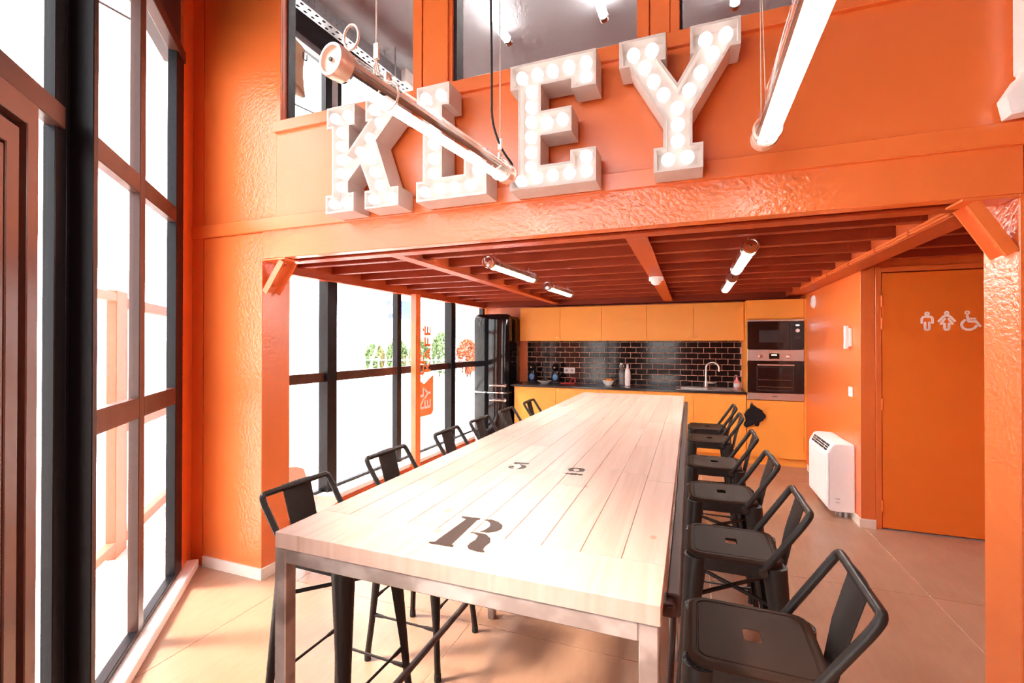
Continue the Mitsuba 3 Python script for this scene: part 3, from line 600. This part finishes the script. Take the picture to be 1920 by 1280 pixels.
# ------------------------------------------------------------------ fridge
t = thing('fridge', 'glossy black retro fridge-freezer with curved doors and chrome handles', 'fridge')
FX0, FX1 = -3.075, -2.512
def fr_poly(d=0., y1=6.56):
    xs = np.linspace(FX0+d, FX1-d, 15); c = (FX0+FX1)/2; hw = (FX1-FX0)/2
    p = [(x, 6.465-.085*math.sqrt(max(0, 1-((x-c)/hw)**2*.86))+d+.032*.0) for x in xs]
    return np.array(p+[(FX1-d, y1), (FX0+d, y1)])
def fr_loft(zs, y1): return loft([np.column_stack([fr_poly(d, y1), np.full(17, z)]) for z, d in zs])
part(t, 'body', loft([np.column_stack([np.array([(FX0+.01+d, 6.56), (FX1-.01-d, 6.56), (FX1-.01-d, 6.93), (FX0+.01+d, 6.93)]), np.full(4, z)]) for z, d in ((.06, 0), (1.87, 0), (1.905, .012), (1.925, .04))]), 'm_fridge', 30)
part(t, 'upper_door', fr_loft(((.783, .004), (.789, 0), (1.86, 0), (1.90, .006), (1.93, .022), (1.945, .045)), 6.552), 'm_fridge', 30)
part(t, 'lower_door', fr_loft(((.10, .004), (.106, 0), (.755, 0), (.761, .004)), 6.552), 'm_fridge', 30)
part(t, 'chrome_strip', fr_loft(((.765, -.004), (.779, -.004)), 6.545), 'm_chrome')
for z in (.883, .665):
    h = part(t, 'handle', cat([tube([(-2.56, 6.39, z), (-2.60, 6.365, z+.002), (-2.68, 6.335, z+.002), (-2.78, 6.325, z-.004)], [.020, .018, .014, .010], 10), cyl((-2.56, 6.45, z), (-2.56, 6.385, z), .022, 12)]), 'm_chrome', 40)
part(t, 'plinth', bx(FX0+.03, FX1-.03, 6.50, 6.9, .0, .098), 'm_black')
t = thing('box_on_fridge', 'flat white tray lying on top of the fridge', 'tray')
put(t, bx(-2.95, -2.70, 6.62, 6.88, 1.926, 1.955, .004), 'm_white')

# ------------------------------------------------------------------ fan heater, wall fittings
t = thing('fan_convector', 'white floor-standing fan convector against the orange side wall', 'heater')
prof = Polygon(fillet([(1.306, .062), (1.135, .062), (1.108, .085), (1.108, .555), (1.150, .632), (1.185, .640), (1.306, .636)], .018, 4))
Y0, Y1 = 4.735, 5.40
inner = prof.buffer(-.006)
part(t, 'cabinet', cat([XZ(prof, Y0+.018, Y1-.018)]), 'm_white')
for a, b in ((Y0, Y0+.018), (Y1-.018, Y1)): part(t, 'end_cap', cat([XZ(prof.buffer(-.004), a, b), XZ(prof, a+.004, b)]), 'm_white')
part(t, 'front_panel', bx(1.103, 1.109, Y0+.045, Y1-.045, .11, .53, .002), 'm_white')
u = np.array([.042, .077]); u /= np.linalg.norm(u)
def slot(y0, y1, s0, s1, h, m_):
    a = np.array([1.108, .555])+u*s0; b = np.array([1.108, .555])+u*s1; nn = np.array([-u[1], u[0]])
    part(t, h, XZ(Polygon([a+nn*.0012, b+nn*.0012, b-nn*.003, a-nn*.003]), y0, y1), m_)
slot(Y0+.07, Y1-.07, .014, .074, 'outlet', 'm_black')
for i in range(2): slot(Y0+.07, Y1-.07, .031+.020*i, .0365+.020*i, 'louvre', 'm_white')
for y in (4.90, 5.07, 5.24): slot(y, y+.012, .012, .076, 'louvre', 'm_white')
part(t, 'panel_line', bx(1.118, 1.122, Y0-.0006, Y0+.001, .09, .56), 'm_gray')
part(t, 'label_mark', cat([bx(1.165, 1.20, Y0-.0006, Y0+.001, z, z+.004) for z in (.135, .143, .165, .173)]), 'm_gray')
part(t, 'pipe', cat([cyl((1.26, 4.80, .0), (1.26, 4.80, .07), .012, 10), cyl((1.225, 4.82, .0), (1.225, 4.82, .07), .010, 10)]), 'm_galv', 40)
part(t, 'foot', cat([bx(1.20, 1.29, 4.85, 4.88, 0, .064), bx(1.20, 1.29, 5.25, 5.28, 0, .064)]), 'm_galv')
t = thing('wall_lamp', 'round white emergency light on the side wall above the cabinets', 'light')
m = lathe([(0, .035), (.035, .033), (.062, .022), (.072, .006), (.074, 0)], (0, 0, 0), 24); m.apply_transform([[0, 0, -1, 1.310], [0, 1, 0, 6.13], [1, 0, 0, 1.98], [0, 0, 0, 1]]); part(t, 'cover', m, 'm_white', 40)
m = lathe([(0, .004), (.02, .003), (.024, 0)], (0, 0, 0), 16); m.apply_transform([[0, 0, -1, 1.2755], [0, 1, 0, 6.12], [1, 0, 0, 1.985], [0, 0, 0, 1]]); part(t, 'lens', m, 'm_gray', 40)
t = thing('intercom', 'white intercom handset on the side wall beside the toilet door', 'intercom')
part(t, 'base', bx(1.285, 1.309, 4.81, 4.88, 1.48, 1.64, .004), 'm_white')
part(t, 'handset', YZ(Polygon([(4.82, 1.465), (4.865, 1.465), (4.865, 1.655), (4.82, 1.655)]).buffer(.004), 1.262, 1.283), 'm_white')
t = thing('light_switch', 'square white light switch on the side wall above the convector', 'switch')
part(t, 'plate', bx(1.298, 1.309, 4.79, 4.875, 1.045, 1.13, .003), 'm_white'); part(t, 'rocker', bx(1.293, 1.298, 4.805, 4.86, 1.06, 1.115, .002), 'm_white')
t = thing('motion_sensor', 'white motion sensor on the underside of the middle ceiling beam', 'sensor')
part(t, 'base', lathe([(0, 0), (.062, 0), (.062, -.03), (.05, -.036), (0, -.036)][::-1], (-.285, 4.36, 2.0995), 20), 'm_white', 40)
part(t, 'lens', lathe([(.045, 0), (.04, -.018), (.022, -.034), (0, -.038)][::-1], (-.285, 4.36, 2.064), 20), 'm_white', 40)
t = thing('pipe_fixture', 'white wall fixture with vertical pipe standing on the ledge at the right', 'wall fixture')
part(t, 'pipe', bx(1.072, 1.19, 2.09, 2.185, 2.44, 4.3, .012), 'm_white')
part(t, 'bracket', XZ(Polygon([(1.042, 2.297), (1.36, 2.33), (1.36, 2.50), (1.10, 2.452), (1.068, 2.43), (1.029, 2.365)]), 2.12, 2.178), 'm_white')
m = lathe([(0, -.012), (.075, -.012), (.088, -.004), (.088, .018), (.075, .03), (0, .03)], (1.15, 2.12, 2.435), 24); part(t, 'collar', m, 'm_white', 40)
part(t, 'grille', cat([bx(1.095+.018*i, 1.103+.018*i, 2.116, 2.121, 2.385, 2.415) for i in range(7)]), 'm_gray')

# ------------------------------------------------------------------ marquee letters K L E Y on the ledge
LZ0, LZ1, LYF, LYB = 2.22, 2.805, 2.04, 2.175
LETTERS = {
 'K': ([(-1.885, 2.805), (-1.695, 2.805), (-1.695, 2.690), (-1.733, 2.690), (-1.733, 2.553), (-1.603, 2.690), (-1.624, 2.690), (-1.624, 2.805), (-1.420, 2.805), (-1.420, 2.690), (-1.450, 2.690), (-1.556, 2.580), (-1.464, 2.321), (-1.413, 2.321), (-1.413, 2.220), (-1.628, 2.220), (-1.628, 2.318), (-1.594, 2.318), (-1.656, 2.468), (-1.738, 2.385), (-1.738, 2.321), (-1.700, 2.321), (-1.700, 2.220), (-1.891, 2.220), (-1.891, 2.321), (-1.849, 2.321), (-1.849, 2.690), (-1.885, 2.690)],
  [(-1.832, 2.745), (-1.745, 2.748), (-1.791, 2.66), (-1.791, 2.585), (-1.791, 2.51), (-1.791, 2.435), (-1.791, 2.36), (-1.84, 2.272), (-1.752, 2.270), (-1.575, 2.748), (-1.48, 2.748), (-1.535, 2.672), (-1.60, 2.60), (-1.66, 2.535), (-1.605, 2.49), (-1.57, 2.415), (-1.535, 2.34), (-1.575, 2.270), (-1.468, 2.270)]),
 'L': ([(-1.305, 2.805), (-1.117, 2.805), (-1.117, 2.695), (-1.157, 2.695), (-1.157, 2.332), (-1.035, 2.332), (-1.035, 2.446), (-.914, 2.446), (-.914, 2.222), (-1.307, 2.222), (-1.307, 2.325), (-1.268, 2.325), (-1.268, 2.698), (-1.305, 2.698)],
  [(-1.255, 2.748), (-1.168, 2.75), (-1.212, 2.66), (-1.212, 2.585), (-1.212, 2.51), (-1.212, 2.435), (-1.212, 2.36), (-1.26, 2.272), (-1.175, 2.278), (-1.09, 2.278), (-1.005, 2.278), (-.962, 2.345), (-.975, 2.41)]),
 'E': ([(-.791, 2.805), (-.386, 2.805), (-.386, 2.648), (-.498, 2.648), (-.498, 2.692), (-.640, 2.692), (-.640, 2.572), (-.496, 2.572), (-.496, 2.459), (-.642, 2.459), (-.642, 2.322), (-.502, 2.322), (-.502, 2.372), (-.386, 2.372), (-.386, 2.220), (-.794, 2.220), (-.794, 2.270), (-.751, 2.270), (-.751, 2.692), (-.791, 2.692)],
  [(-.735, 2.745), (-.660, 2.748), (-.587, 2.75), (-.510, 2.752), (-.432, 2.755), (-.432, 2.69), (-.688, 2.672), (-.690, 2.602), (-.690, 2.532), (-.692, 2.462), (-.692, 2.392), (-.692, 2.322), (-.612, 2.518), (-.540, 2.520), (-.738, 2.262), (-.662, 2.270), (-.586, 2.272), (-.508, 2.272), (-.430, 2.272), (-.432, 2.335)]),
 'Y': ([(-.286, 2.805), (-.094, 2.805), (-.094, 2.692), (-.115, 2.692), (-.048, 2.582), (.018, 2.692), (.001, 2.692), (.001, 2.805), (.190, 2.805), (.190, 2.692), (.152, 2.692), (.010, 2.456), (.010, 2.324), (.051, 2.324), (.051, 2.221), (-.143, 2.221), (-.143, 2.324), (-.104, 2.324), (-.104, 2.445), (-.243, 2.690), (-.286, 2.690)],
  [(-.226, 2.742), (-.150, 2.745), (-.180, 2.678), (-.143, 2.612), (-.103, 2.548), (.060, 2.742), (.135, 2.745), (.086, 2.678), (.042, 2.612), (-.002, 2.548), (-.048, 2.482), (-.047, 2.412), (-.047, 2.345), (-.085, 2.272), (-.010, 2.272)])}
bulbs = {}
def bulb_mesh(x, z):
    m = lathe([(0, -.030), (.012, -.0275), (.022, -.020), (.0275, -.008), (.0285, .002), (.026, .013), (.019, .026), (.013, .038), (.0125, .045)], (0, 0, 0), 16)
    m.apply_transform([[1, 0, 0, x], [0, 0, -1, 2.085], [0, 1, 0, z], [0, 0, 0, 1]]); m.invert()
    return m
scene['m_bulb'] = {'type': 'diffuse', 'reflectance': rgb(.85, .83, .80)}
bm = lathe([(0, -.030), (.012, -.0275), (.022, -.020), (.0275, -.008), (.0285, .002), (.026, .013), (.019, .026), (.013, .038), (.0125, .045)], (0, 0, 0), 16)
bm.apply_transform([[1, 0, 0, 0], [0, 0, 1, 0], [0, -1, 0, 0], [0, 0, 0, 1]])       # axis along +y, globe towards -y
BULB = mikit.ply(bm, 'm_bulb', smooth=40); BULB['emitter'] = glow(.08, (1., .97, .94))
for L, (pts, bl) in LETTERS.items():
    t = thing('marquee_letter', f'white marquee letter {L} with globe bulbs mounted on the upper orange wall', 'letter')
    po = Polygon(pts).buffer(0); pin = po.buffer(-.011, join_style=2)
    part(t, 'side_wall', XZ(po.difference(pin), LYF, LYB), 'm_whiteletter')
    part(t, 'back_board', XZ(pin, LYF+.055, LYF+.067), 'm_whiteletter')
    part(t, 'back_board', XZ(po.buffer(-.0005, join_style=2), LYB-.012, LYB), 'm_whiteletter')
    for x, z in bl: part(t, 'bulb', BULB, tw=T().translate([x, 2.050, z]))

# ------------------------------------------------------------------ tubular lamps
def tube_light(label, a, b, R, group=None, power=9., clips=(.12, .88), tilt=0., full=False):
    """opal lower half that shines, clear upper half, metal caps; from a to b (horizontal)"""
    t = thing('tube_light', label, 'lamp', group)
    a, b = np.array(a, float), np.array(b, float); L = np.linalg.norm(b-a); M = np.eye(4); u = (b-a)/L
    M[:3, 0] = u; M[:3, 2] = (0, 0, 1); M[:3, 1] = np.cross((0, 0, 1), u); M[:3, 3] = a
    def W(m): m = m.copy(); m.apply_transform(M); return m
    cap = .05*R/.049
    def shell(r, t0, t1, n, x0, x1):
        th = np.radians(np.linspace(t0, t1, n)); o = np.column_stack([np.zeros(n), r*np.cos(th), r*np.sin(th)])
        V = np.vstack([o+[x0, 0, 0], o+[x1, 0, 0]]); F = []
        for i in range(n-1): F += [[i, n+i, n+i+1], [i, n+i+1, i+1]]
        return trimesh.Trimesh(V, F, process=False)
    if not full: part(t, 'clear_cover', W(shell(R, -60+tilt, 240+tilt, 28, cap, L-cap)), 'm_pane', True)
    lamp = shell(R*.97, *((0, 360, 25) if full else (208+tilt, 332+tilt, 14)), cap*1.2, L-cap*1.2); n_ = np.cross(lamp.vertices[lamp.faces[0][1]]-lamp.vertices[lamp.faces[0][0]], lamp.vertices[lamp.faces[0][2]]-lamp.vertices[lamp.faces[0][0]])
    if n_ @ (lamp.vertices[lamp.faces[0][0]]*[0, 1, 1]) < 0: lamp.faces = lamp.faces[:, ::-1]
    part(t, 'lamp', W(lamp), 'm_bulb', True, emitter=glow(power))
    if not full: part(t, 'gear_tray', W(cat([shell(R*.72, 20+tilt, 160+tilt, 12, cap*1.2, L-cap*1.2), shell(R*.70, 160+tilt, 20+tilt, 12, cap*1.2, L-cap*1.2)])), 'm_copper', True)
    for s in (0, 1):
        pr = [(0, .0), (R*.16, 0), (R*.16, .004), (R*.80, .006), (R*.86, -.004), (R*1.04, -.004), (R*1.08, .004), (R*1.08, cap*.55), (R*1.03, cap*.62), (R*1.03, cap), (0, cap)]
        m = lathe(pr, (0, 0, 0), 28)
        mm = np.array([[0, 0, 1, 0], [1, 0, 0, 0], [0, 1, 0, 0], [0, 0, 0, 1.]]) if s == 0 else np.array([[0, 0, -1, L], [-1, 0, 0, 0], [0, 1, 0, 0], [0, 0, 0, 1.]])
        m.apply_transform(mm); part(t, 'end_cap', W(m), 'm_copper' if R > .041 else 'm_chrome', 40)
        c = part(t, 'end_screw', W(cyl((-.004 if s == 0 else L-.002, 0, 0), (.002 if s == 0 else L+.004, 0, 0), R*.14, 8)), 'm_bolt', 40)
    for f in clips:
        x = L*f
        ringp = [(x, R*1.05*math.cos(q), R*1.05*math.sin(q)) for q in np.linspace(0, 2*math.pi, 25)]
        part(t, 'clip', W(cat([tube(ringp, .0035, 6, False), bx(x-.012, x+.012, -.006, .006, R*1.02, R*1.02+.03, .002), cyl((x, -.012, R*1.2), (x, .012, R*1.2), .007, 8)])), 'm_copper' if R > .041 else 'm_chrome', 40)
    return t, W, L
t, W, L = tube_light('long suspended tube lamp hanging in front of the letters K and L', (-.907, .997, 2.27), (-.775, 1.965, 2.27), .042, power=1.5, clips=(.22, .93), tilt=18.)
for f in (.17, .93):
    p = np.array([-.907, .997, 2.313])+np.array([.132, .968, 0])*f
    part(t, 'suspension_wire', tube([p, p+[0, 0, .04], (p[0], p[1], ZC)], .0022, 6), 'm_wire', 40)
    part(t, 'gripper', cat([bx(p[0]-.010, p[0]+.010, p[1]-.004, p[1]+.004, p[2]+.045, p[2]+.095, .002), tube([p+[-.012, 0, .0], p+[0, 0, .05], p+[.012, 0, .0]], .003, 6)]), 'm_copper')
    if f < .5: part(t, 'cable_loop', tube([(p[0]-.035+.026*math.cos(q), p[1]-.07+.0*q, p[2]+.078+.036*math.sin(q)) for q in np.linspace(0, 2*math.pi, 25)], .004, 7, False), 'm_copper', 40)
e = np.array([-.775, 1.965, 2.27])
cpts = [e+[0, .004, 0], e+[.035, -.01, .03], e+[-.005, -.06, .09], e+[-.035, -.10, .20], e+[-.035, -.10, .5], (e[0]-.045, e[1]-.10, 3.2), (e[0]-.055, e[1]-.10, ZC)]
part(t, 'power_cord', tube(fillet(cpts, .2, 8), .005, 8), 'm_cord', 40)
t, W, L = tube_light('long suspended tube lamp right of the letter Y, running towards the camera', (.260, .64, 2.27), (.260, 1.965, 2.27), .044, power=1.5, clips=(.15, .93), tilt=-18.)
for f in (.15, .93):
    p = np.array([.243, .64+1.325*f, 2.306])
    for s in (-.004, .012): part(t, 'suspension_wire', tube([p+[s, 0, 0], (p[0]-.008, p[1], 3.0), (p[0]-.010, p[1], ZC)], .0016, 6), 'm_wire', 40)
tube_light('tube lamp under the mezzanine on the left, nearer the camera', (-1.275, 2.87, 2.055), (-1.235, 3.74, 2.055), .040, power=6.5)
tube_light('tube lamp under the mezzanine on the left, nearer the kitchen', (-1.275, 4.26, 2.055), (-1.235, 5.03, 2.055), .040, power=6.5)
tube_light('tube lamp under the mezzanine on the right, nearer the camera', (.322, 2.92, 2.055), (.322, 3.86, 2.055), .040, power=6.5)
tube_light('tube lamp under the mezzanine on the right, nearer the kitchen', (.332, 4.26, 2.055), (.332, 5.15, 2.055), .040, power=6.5)
for x0, y0, x1, y1, lab in ((-1.70, 2.9, -1.62, 4.15, 'tube lamp on the grey upper ceiling seen through the middle opening, left one'), (-.75, 2.9, -.71, 4.15, 'tube lamp on the grey upper ceiling seen through the middle opening, right one'), (.32, 3.2, .36, 4.4, 'tube lamp on the grey upper ceiling behind the right opening'), (-1.5, 4.9, -1.45, 6.0, 'unseen tube lamp added on the grey upper ceiling far behind the letters, left one'), (.3, 4.9, .34, 6.0, 'unseen tube lamp added on the grey upper ceiling far behind the letters, right one')):  # last two are unseen, added to brighten the upper ceiling
    tube_light(lab, (x0, y0, 4.40), (x1, y1, 4.40), .040, power=.75, full=True)
# ------------------------------------------------------------------ upper floor: cable tray, box, tote bag
t = thing('cable_tray', 'perforated galvanised cable tray along the upper left window', 'cable tray')
TA, TB = np.array([-2.945, 2.45, 4.215]), np.array([-2.745, 5.6, 4.215]); Lt = np.linalg.norm(TB-TA)
MT = frame(TA, TB-TA)
def tw_(m): m = m.copy(); m.apply_transform(MT); return m
base = sbox(0, -.05, Lt, .05); holes = []
for i in range(int(Lt/.075)):
    for yy in (-.024, .024): holes.append(sbox(.02+.075*i, yy-.010, .05+.075*i, yy+.010))
part(t, 'tray_base', tw_(XY(base.difference(unary_union(holes)), 0, .0015)), 'm_galv')
side = sbox(0, 0, Lt, .11); hs = [Point(.03+.06*i, z).buffer(.007, 3) for i in range(int(Lt/.06)-1) for z in (.035, .078)]
sd = XZ(side.difference(unary_union(hs)), -.0015, 0)
for yy in (-.05, .0515):
    m = sd.copy(); m.apply_translation((0, yy, 0)); part(t, 'tray_side', tw_(m), 'm_galvdark')  # same galvanised metal, darker colour paints in the shade on the sides
for x in (.25, 1.5, 2.7): part(t, 'hanger', tw_(cat([bx(x, x+.03, -.07, .07, -.02, -.002, .002), bx(x, x+.02, -.072, -.068, -.02, .28), bx(x, x+.02, .068, .072, -.02, .28)])), 'm_galv')
t = thing('junction_box', 'white junction box fixed to the side of the cable tray', 'junction box')
put(t, tw_(bx(1.62, 1.86, -.115, -.055, -.01, .12, .004)), 'm_white')
t = thing('tote_bag', 'beige fabric tote bag hanging beside the upper left window', 'bag')
rb = np.random.default_rng(5)
ys, zs = np.linspace(2.58, 3.06, 17), np.linspace(3.62, 4.02, 17); V = []
for s in (-1, 1):
    for z in zs:
        for y in ys:
            q = 1-((y-2.82)/.24)**4; b = .05*q*(1-.6*(z-3.62)/.4)+.01
            V.append((-3.09+s*b+.012*meshkit.noise(np.array([[y*14, z*10, s]]))[0], y+.012*math.sin(z*16), z-.015*math.cos((y-2.56)*12)))
F = []
for s in range(2):
    for i in range(16):
        for j in range(16):
            a = s*289+i*17+j; q = [a, a+1, a+18, a+17]; q = q if s else q[::-1]; F += [[q[0], q[1], q[2]], [q[0], q[2], q[3]]]
ed = [i for i in range(17)]+[17*i+16 for i in range(1, 17)]+[16*17+15-i for i in range(16)]+[17*(15-i) for i in range(15)]
for i in range(len(ed)):
    a, b = ed[i], ed[(i+1) % len(ed)]; F += [[a, b, b+289], [a, b+289, a+289]]
part(t, 'bag_body', trimesh.Trimesh(np.array(V), np.array(F), process=False), 'm_tote', True)
part(t, 'handle', tube(fillet([(-3.09, 2.75, 4.0), (-3.10, 2.80, 4.28), (-3.10, 2.92, 4.28), (-3.09, 2.97, 4.0)], .06), .009, 7), 'm_black', 40)
m = meshkit.text_mesh('U', .06, .002, True); m.apply_transform([[0, 0, 1, -3.022], [1, 0, 0, 2.985], [0, 1, 0, 3.88], [0, 0, 0, 1]]); part(t, 'print', m, 'm_cord')
part(t, 'hook', cyl((XW, 2.86, 4.275), (-3.085, 2.86, 4.275), .006, 8), 'm_black')

# ------------------------------------------------------------------ vinyl lettering on the side window
t = thing('window_sticker', 'orange vinyl window sign with white logo and orange lettering reading upwards', 'sign')
SX = -3.095
def vt(m, y, z):       # lettering turned a quarter so that it reads upwards, seen from inside
    m = m.copy(); m.apply_transform([[0, 0, 1, SX], [0, -1, 0, y], [1, 0, 0, z], [0, 0, 0, 1]]); return m
part(t, 'panel', trimesh.Trimesh([[SX-.001, 4.80, .56], [SX-.001, 5.30, .56], [SX-.001, 5.30, 1.78], [SX-.001, 4.80, 1.78]], [[0, 1, 2], [0, 2, 3]], process=False), 'm_pane')
bub = Polygon([(4.80, .60), (5.20, .60), (5.24, .64), (5.24, 1.10), (5.02, 1.0), (4.80, 1.10)])
part(t, 'speech_bubble', YZ(bub, SX, SX+.001), 'm_sticker')
def upw(words, w, h, y0, z0, m_, nm):        # reads upwards: baseline at y0 + h, from z0, stretched to the length w
    m = meshkit.text_mesh(words, 1., .0015, True); lo, hi = m.bounds; m.apply_translation((-lo[0], 0, -lo[2]))
    m.apply_scale([w/(hi[0]-lo[0]), h, 1.]); m.apply_transform([[0, 0, 1, SX+.0012], [0, -1, 0, y0+h], [1, 0, 0, z0], [0, 0, 0, 1]])
    part(t, nm, m, m_)
upw('KL', .26, .13, 4.88, .69, 'm_white', 'logo_text'); upw('EY', .26, .14, 5.033, .69, 'm_white', 'logo_text')
upw('LE', .25, .12, 4.89, 1.12, 'm_sticker', 'lettering'); upw('KAFÉ', .58, .14, 5.031, 1.145, 'm_sticker', 'lettering')

# ------------------------------------------------------------------ a moulded chair behind the pillar
t = thing('moulded_chair', 'low pale orange moulded chair behind the left pillar by the side window', 'chair')
def shell_pt(u, v):
    hw = .20-.03*max(0, v-.5); x = (u-.5)*2*hw
    if v < .5: y, z = .36*(1-v*2)-.16, .40+.02*(1-v*2)+.05*(abs(u-.5)*2)**2
    else: q = (v-.5)*2; y, z = -.16-.10*q-.0*q+.04*(abs(u-.5)*2)**2, .40+.36*q-.05*(abs(u-.5)*2)**3*q
    return (x, y, z)
V = [shell_pt(u, v) for v in np.linspace(0, 1, 21) for u in np.linspace(0, 1, 15)]; F = []
for i in range(20):
    for j in range(14): a = i*15+j; F += [[a, a+1, a+16], [a, a+16, a+15]]
s1 = trimesh.Trimesh(V, F, process=False); s2 = s1.copy(); s2.vertices = s2.vertices-s1.vertex_normals*.008; s2.invert()
MC = T().translate([-2.58, 2.605, 0]).rotate([0, 0, 1], -90).scale([.85, .85, .76])
part(t, 'shell', mikit.ply(cat([s1, s2]), 'm_chair', smooth=True), tw=MC)
for sx in (-1, 1):
    for sy in (-1, 1): part(t, 'leg', mikit.ply(cyl((sx*.12, sy*.10, .40), (sx*.17, sy*.15+.02, .0), .011, 10), 'm_chair', smooth=40), tw=MC)

# ------------------------------------------------------------------ outside
def outside():
    k = struct('ground'); full = sbox(-140, -140, 60, 140).difference(inside.buffer(.101)); put(k, XY(full, -.06, -.031), 'm_ground')
    t = thing('kerb', 'pale kerb running along the street outside', 'kerb'); put(t, bx(-10.3, -10.1, -30, 15, -.031, .09, .02), 'm_kerb')
    t = thing('bollard', 'grey bollard on the pavement outside the side window', 'bollard')
    put(t, lathe([(0, -.03), (.05, -.03), (.05, .86), (.04, .90), (0, .91)], (-6.4, 12.4, 0), 14), 'm_gray', 40)
    # red steel frame outside the diagonal glazing
    t = thing('terrace_rail', 'red steel terrace rail standing outside the diagonal glazing', 'railing')
    for a, b, z0, z1 in ((.40, .60, -.03, 1.88), (1.95, 2.10, -.03, 1.88)): part(t, 'post', gbox(a, b, -.54, -.48, z0, z1, .004), 'm_redframe')
    for a, b, z0, z1 in ((.60, 1.95, 1.76, 1.84), (.60, 1.95, .84, .94), (.60, 1.95, .02, .10), (-.05, .40, 1.80, 1.86), (-.05, .40, .03, .09)): part(t, 'rail', gbox(a, b, -.54, -.48, z0, z1, .004), 'm_redframe')
    part(t, 'post', gbox(-.10, -.05, -.54, -.48, -.03, 1.88, .004), 'm_redframe')
    # road sign
    t = thing('road_sign', 'blue road sign on a leaning pole across the street', 'sign')
    part(t, 'pole', cyl((-9.9, 12.3, -.03), (-9.35, 13.3, 3.2), .04, 10), 'm_gray', 40)
    m = bx(-.5, .5, -.02, .02, 0, .62, .01); m.apply_transform(frame((-9.35, 13.45, 2.35), (.85, .5, 0))); part(t, 'panel', m, 'm_bluesign')
    m = bx(-.34, -.12, -.026, -.0201, .18, .44); m.apply_transform(frame((-9.35, 13.45, 2.35), (.85, .5, 0))); part(t, 'symbol', m, 'm_white')
    # hedge shrubs with a low fence
    lr = np.random.default_rng(11)
    hedge = [(-14.0, 18.3, 1.5, 0), (-12.95, 18.6, 1.75, 0), (-11.9, 18.9, 1.7, 0), (-10.85, 19.2, 2.1, 0), (-9.75, 19.6, 1.75, 1)]
    names = ('leftmost green hedge shrub across the street', 'green hedge shrub behind the orange post across the street', 'green hedge shrub behind the window lettering', 'tallest green hedge shrub, left of the red one', 'red-leaved shrub at the right end of the hedge')
    for (x, y, h, red), nm in zip(hedge, names):
        t = thing('shrub', nm, 'shrub'); n = 1500
        d = lr.normal(size=(n, 3)); d /= np.linalg.norm(d, axis=1, keepdims=True); r = lr.uniform(.55, 1., n)[:, None]**.5
        c = np.array([x, y, h*.52])+d*r*[.50, .50, h*.48]; a = lr.normal(size=(n, 3)); a /= np.linalg.norm(a, axis=1, keepdims=True)
        b = np.cross(a, lr.normal(size=(n, 3))); b /= np.linalg.norm(b, axis=1, keepdims=True); s = lr.uniform(.06, .11, (n, 1))
        V = np.stack([c-a*s, c+b*s*.5, c+a*s, c-b*s*.5], 1).reshape(-1, 3); i = np.arange(n)*4
        part(t, 'foliage', trimesh.Trimesh(V, np.vstack([np.stack([i, i+1, i+2], 1), np.stack([i, i+2, i+3], 1)]), process=False), 'm_leafred' if red else 'm_leaf')
        part(t, 'stem', cat([cyl((x+q*.15, y, -.03), (x+q*.3, y+.1*q, h*.7), .03, 7, .012) for q in (-1, 0, 1)]), 'm_stem')
    t = thing('fence', 'low white picket fence in front of the hedge across the street', 'fence')
    fa, fb = np.array([-13.6, 16.6, 0]), np.array([-9.2, 18.2, 0])
    for i in range(16):
        p = fa+(fb-fa)*i/15; part(t, 'picket', bx(p[0]-.03, p[0]+.03, p[1]-.03, p[1]+.03, -.03, .95, .01), 'm_white')
    for z in (.35, .8): part(t, 'rail', tube([fa+[0, 0, z], fb+[0, 0, z]], .025, 6), 'm_white')
    # building opposite with string courses and a cable
    t = thing('building', 'pale building opposite seen through the upper glazing', 'building')
    MB = frame((-16., -14., 0), (-.62, .78, 0))
    def wb(m): m.apply_transform(MB); return m
    part(t, 'wall', wb(bx(0, 26, 0, 8, -.03, 13)), 'm_facade')
    for z in (5.2, 6.6, 8.8, 11.0): part(t, 'string_course', wb(bx(-.1, 26.1, -.35, 0, z, z+.16)), 'm_facade')
    for i in range(8):
        for z in (2.2, 7.0, 9.2): part(t, 'window', wb(bx(1+3.1*i, 2.4+3.1*i, -.04, .05, z, z+1.5)), 'm_gray')
    for i in range(14): part(t, 'corbel', wb(bx(.8+1.85*i, 1.0+1.85*i, -.32, 0, 6.3, 6.6)), 'm_facade')
    t = thing('overhead_cable', 'thin dark cable sagging across the street outside', 'cable')
    put(t, tube([(-6.0+(-4.4-(-6.0))*q-1.0*q, -3.+11.*q, 5.6-1.2*4*q*(1-q)*.4-.2*q) for q in np.linspace(0, 1, 17)], .012, 5), 'm_cord')
outside()
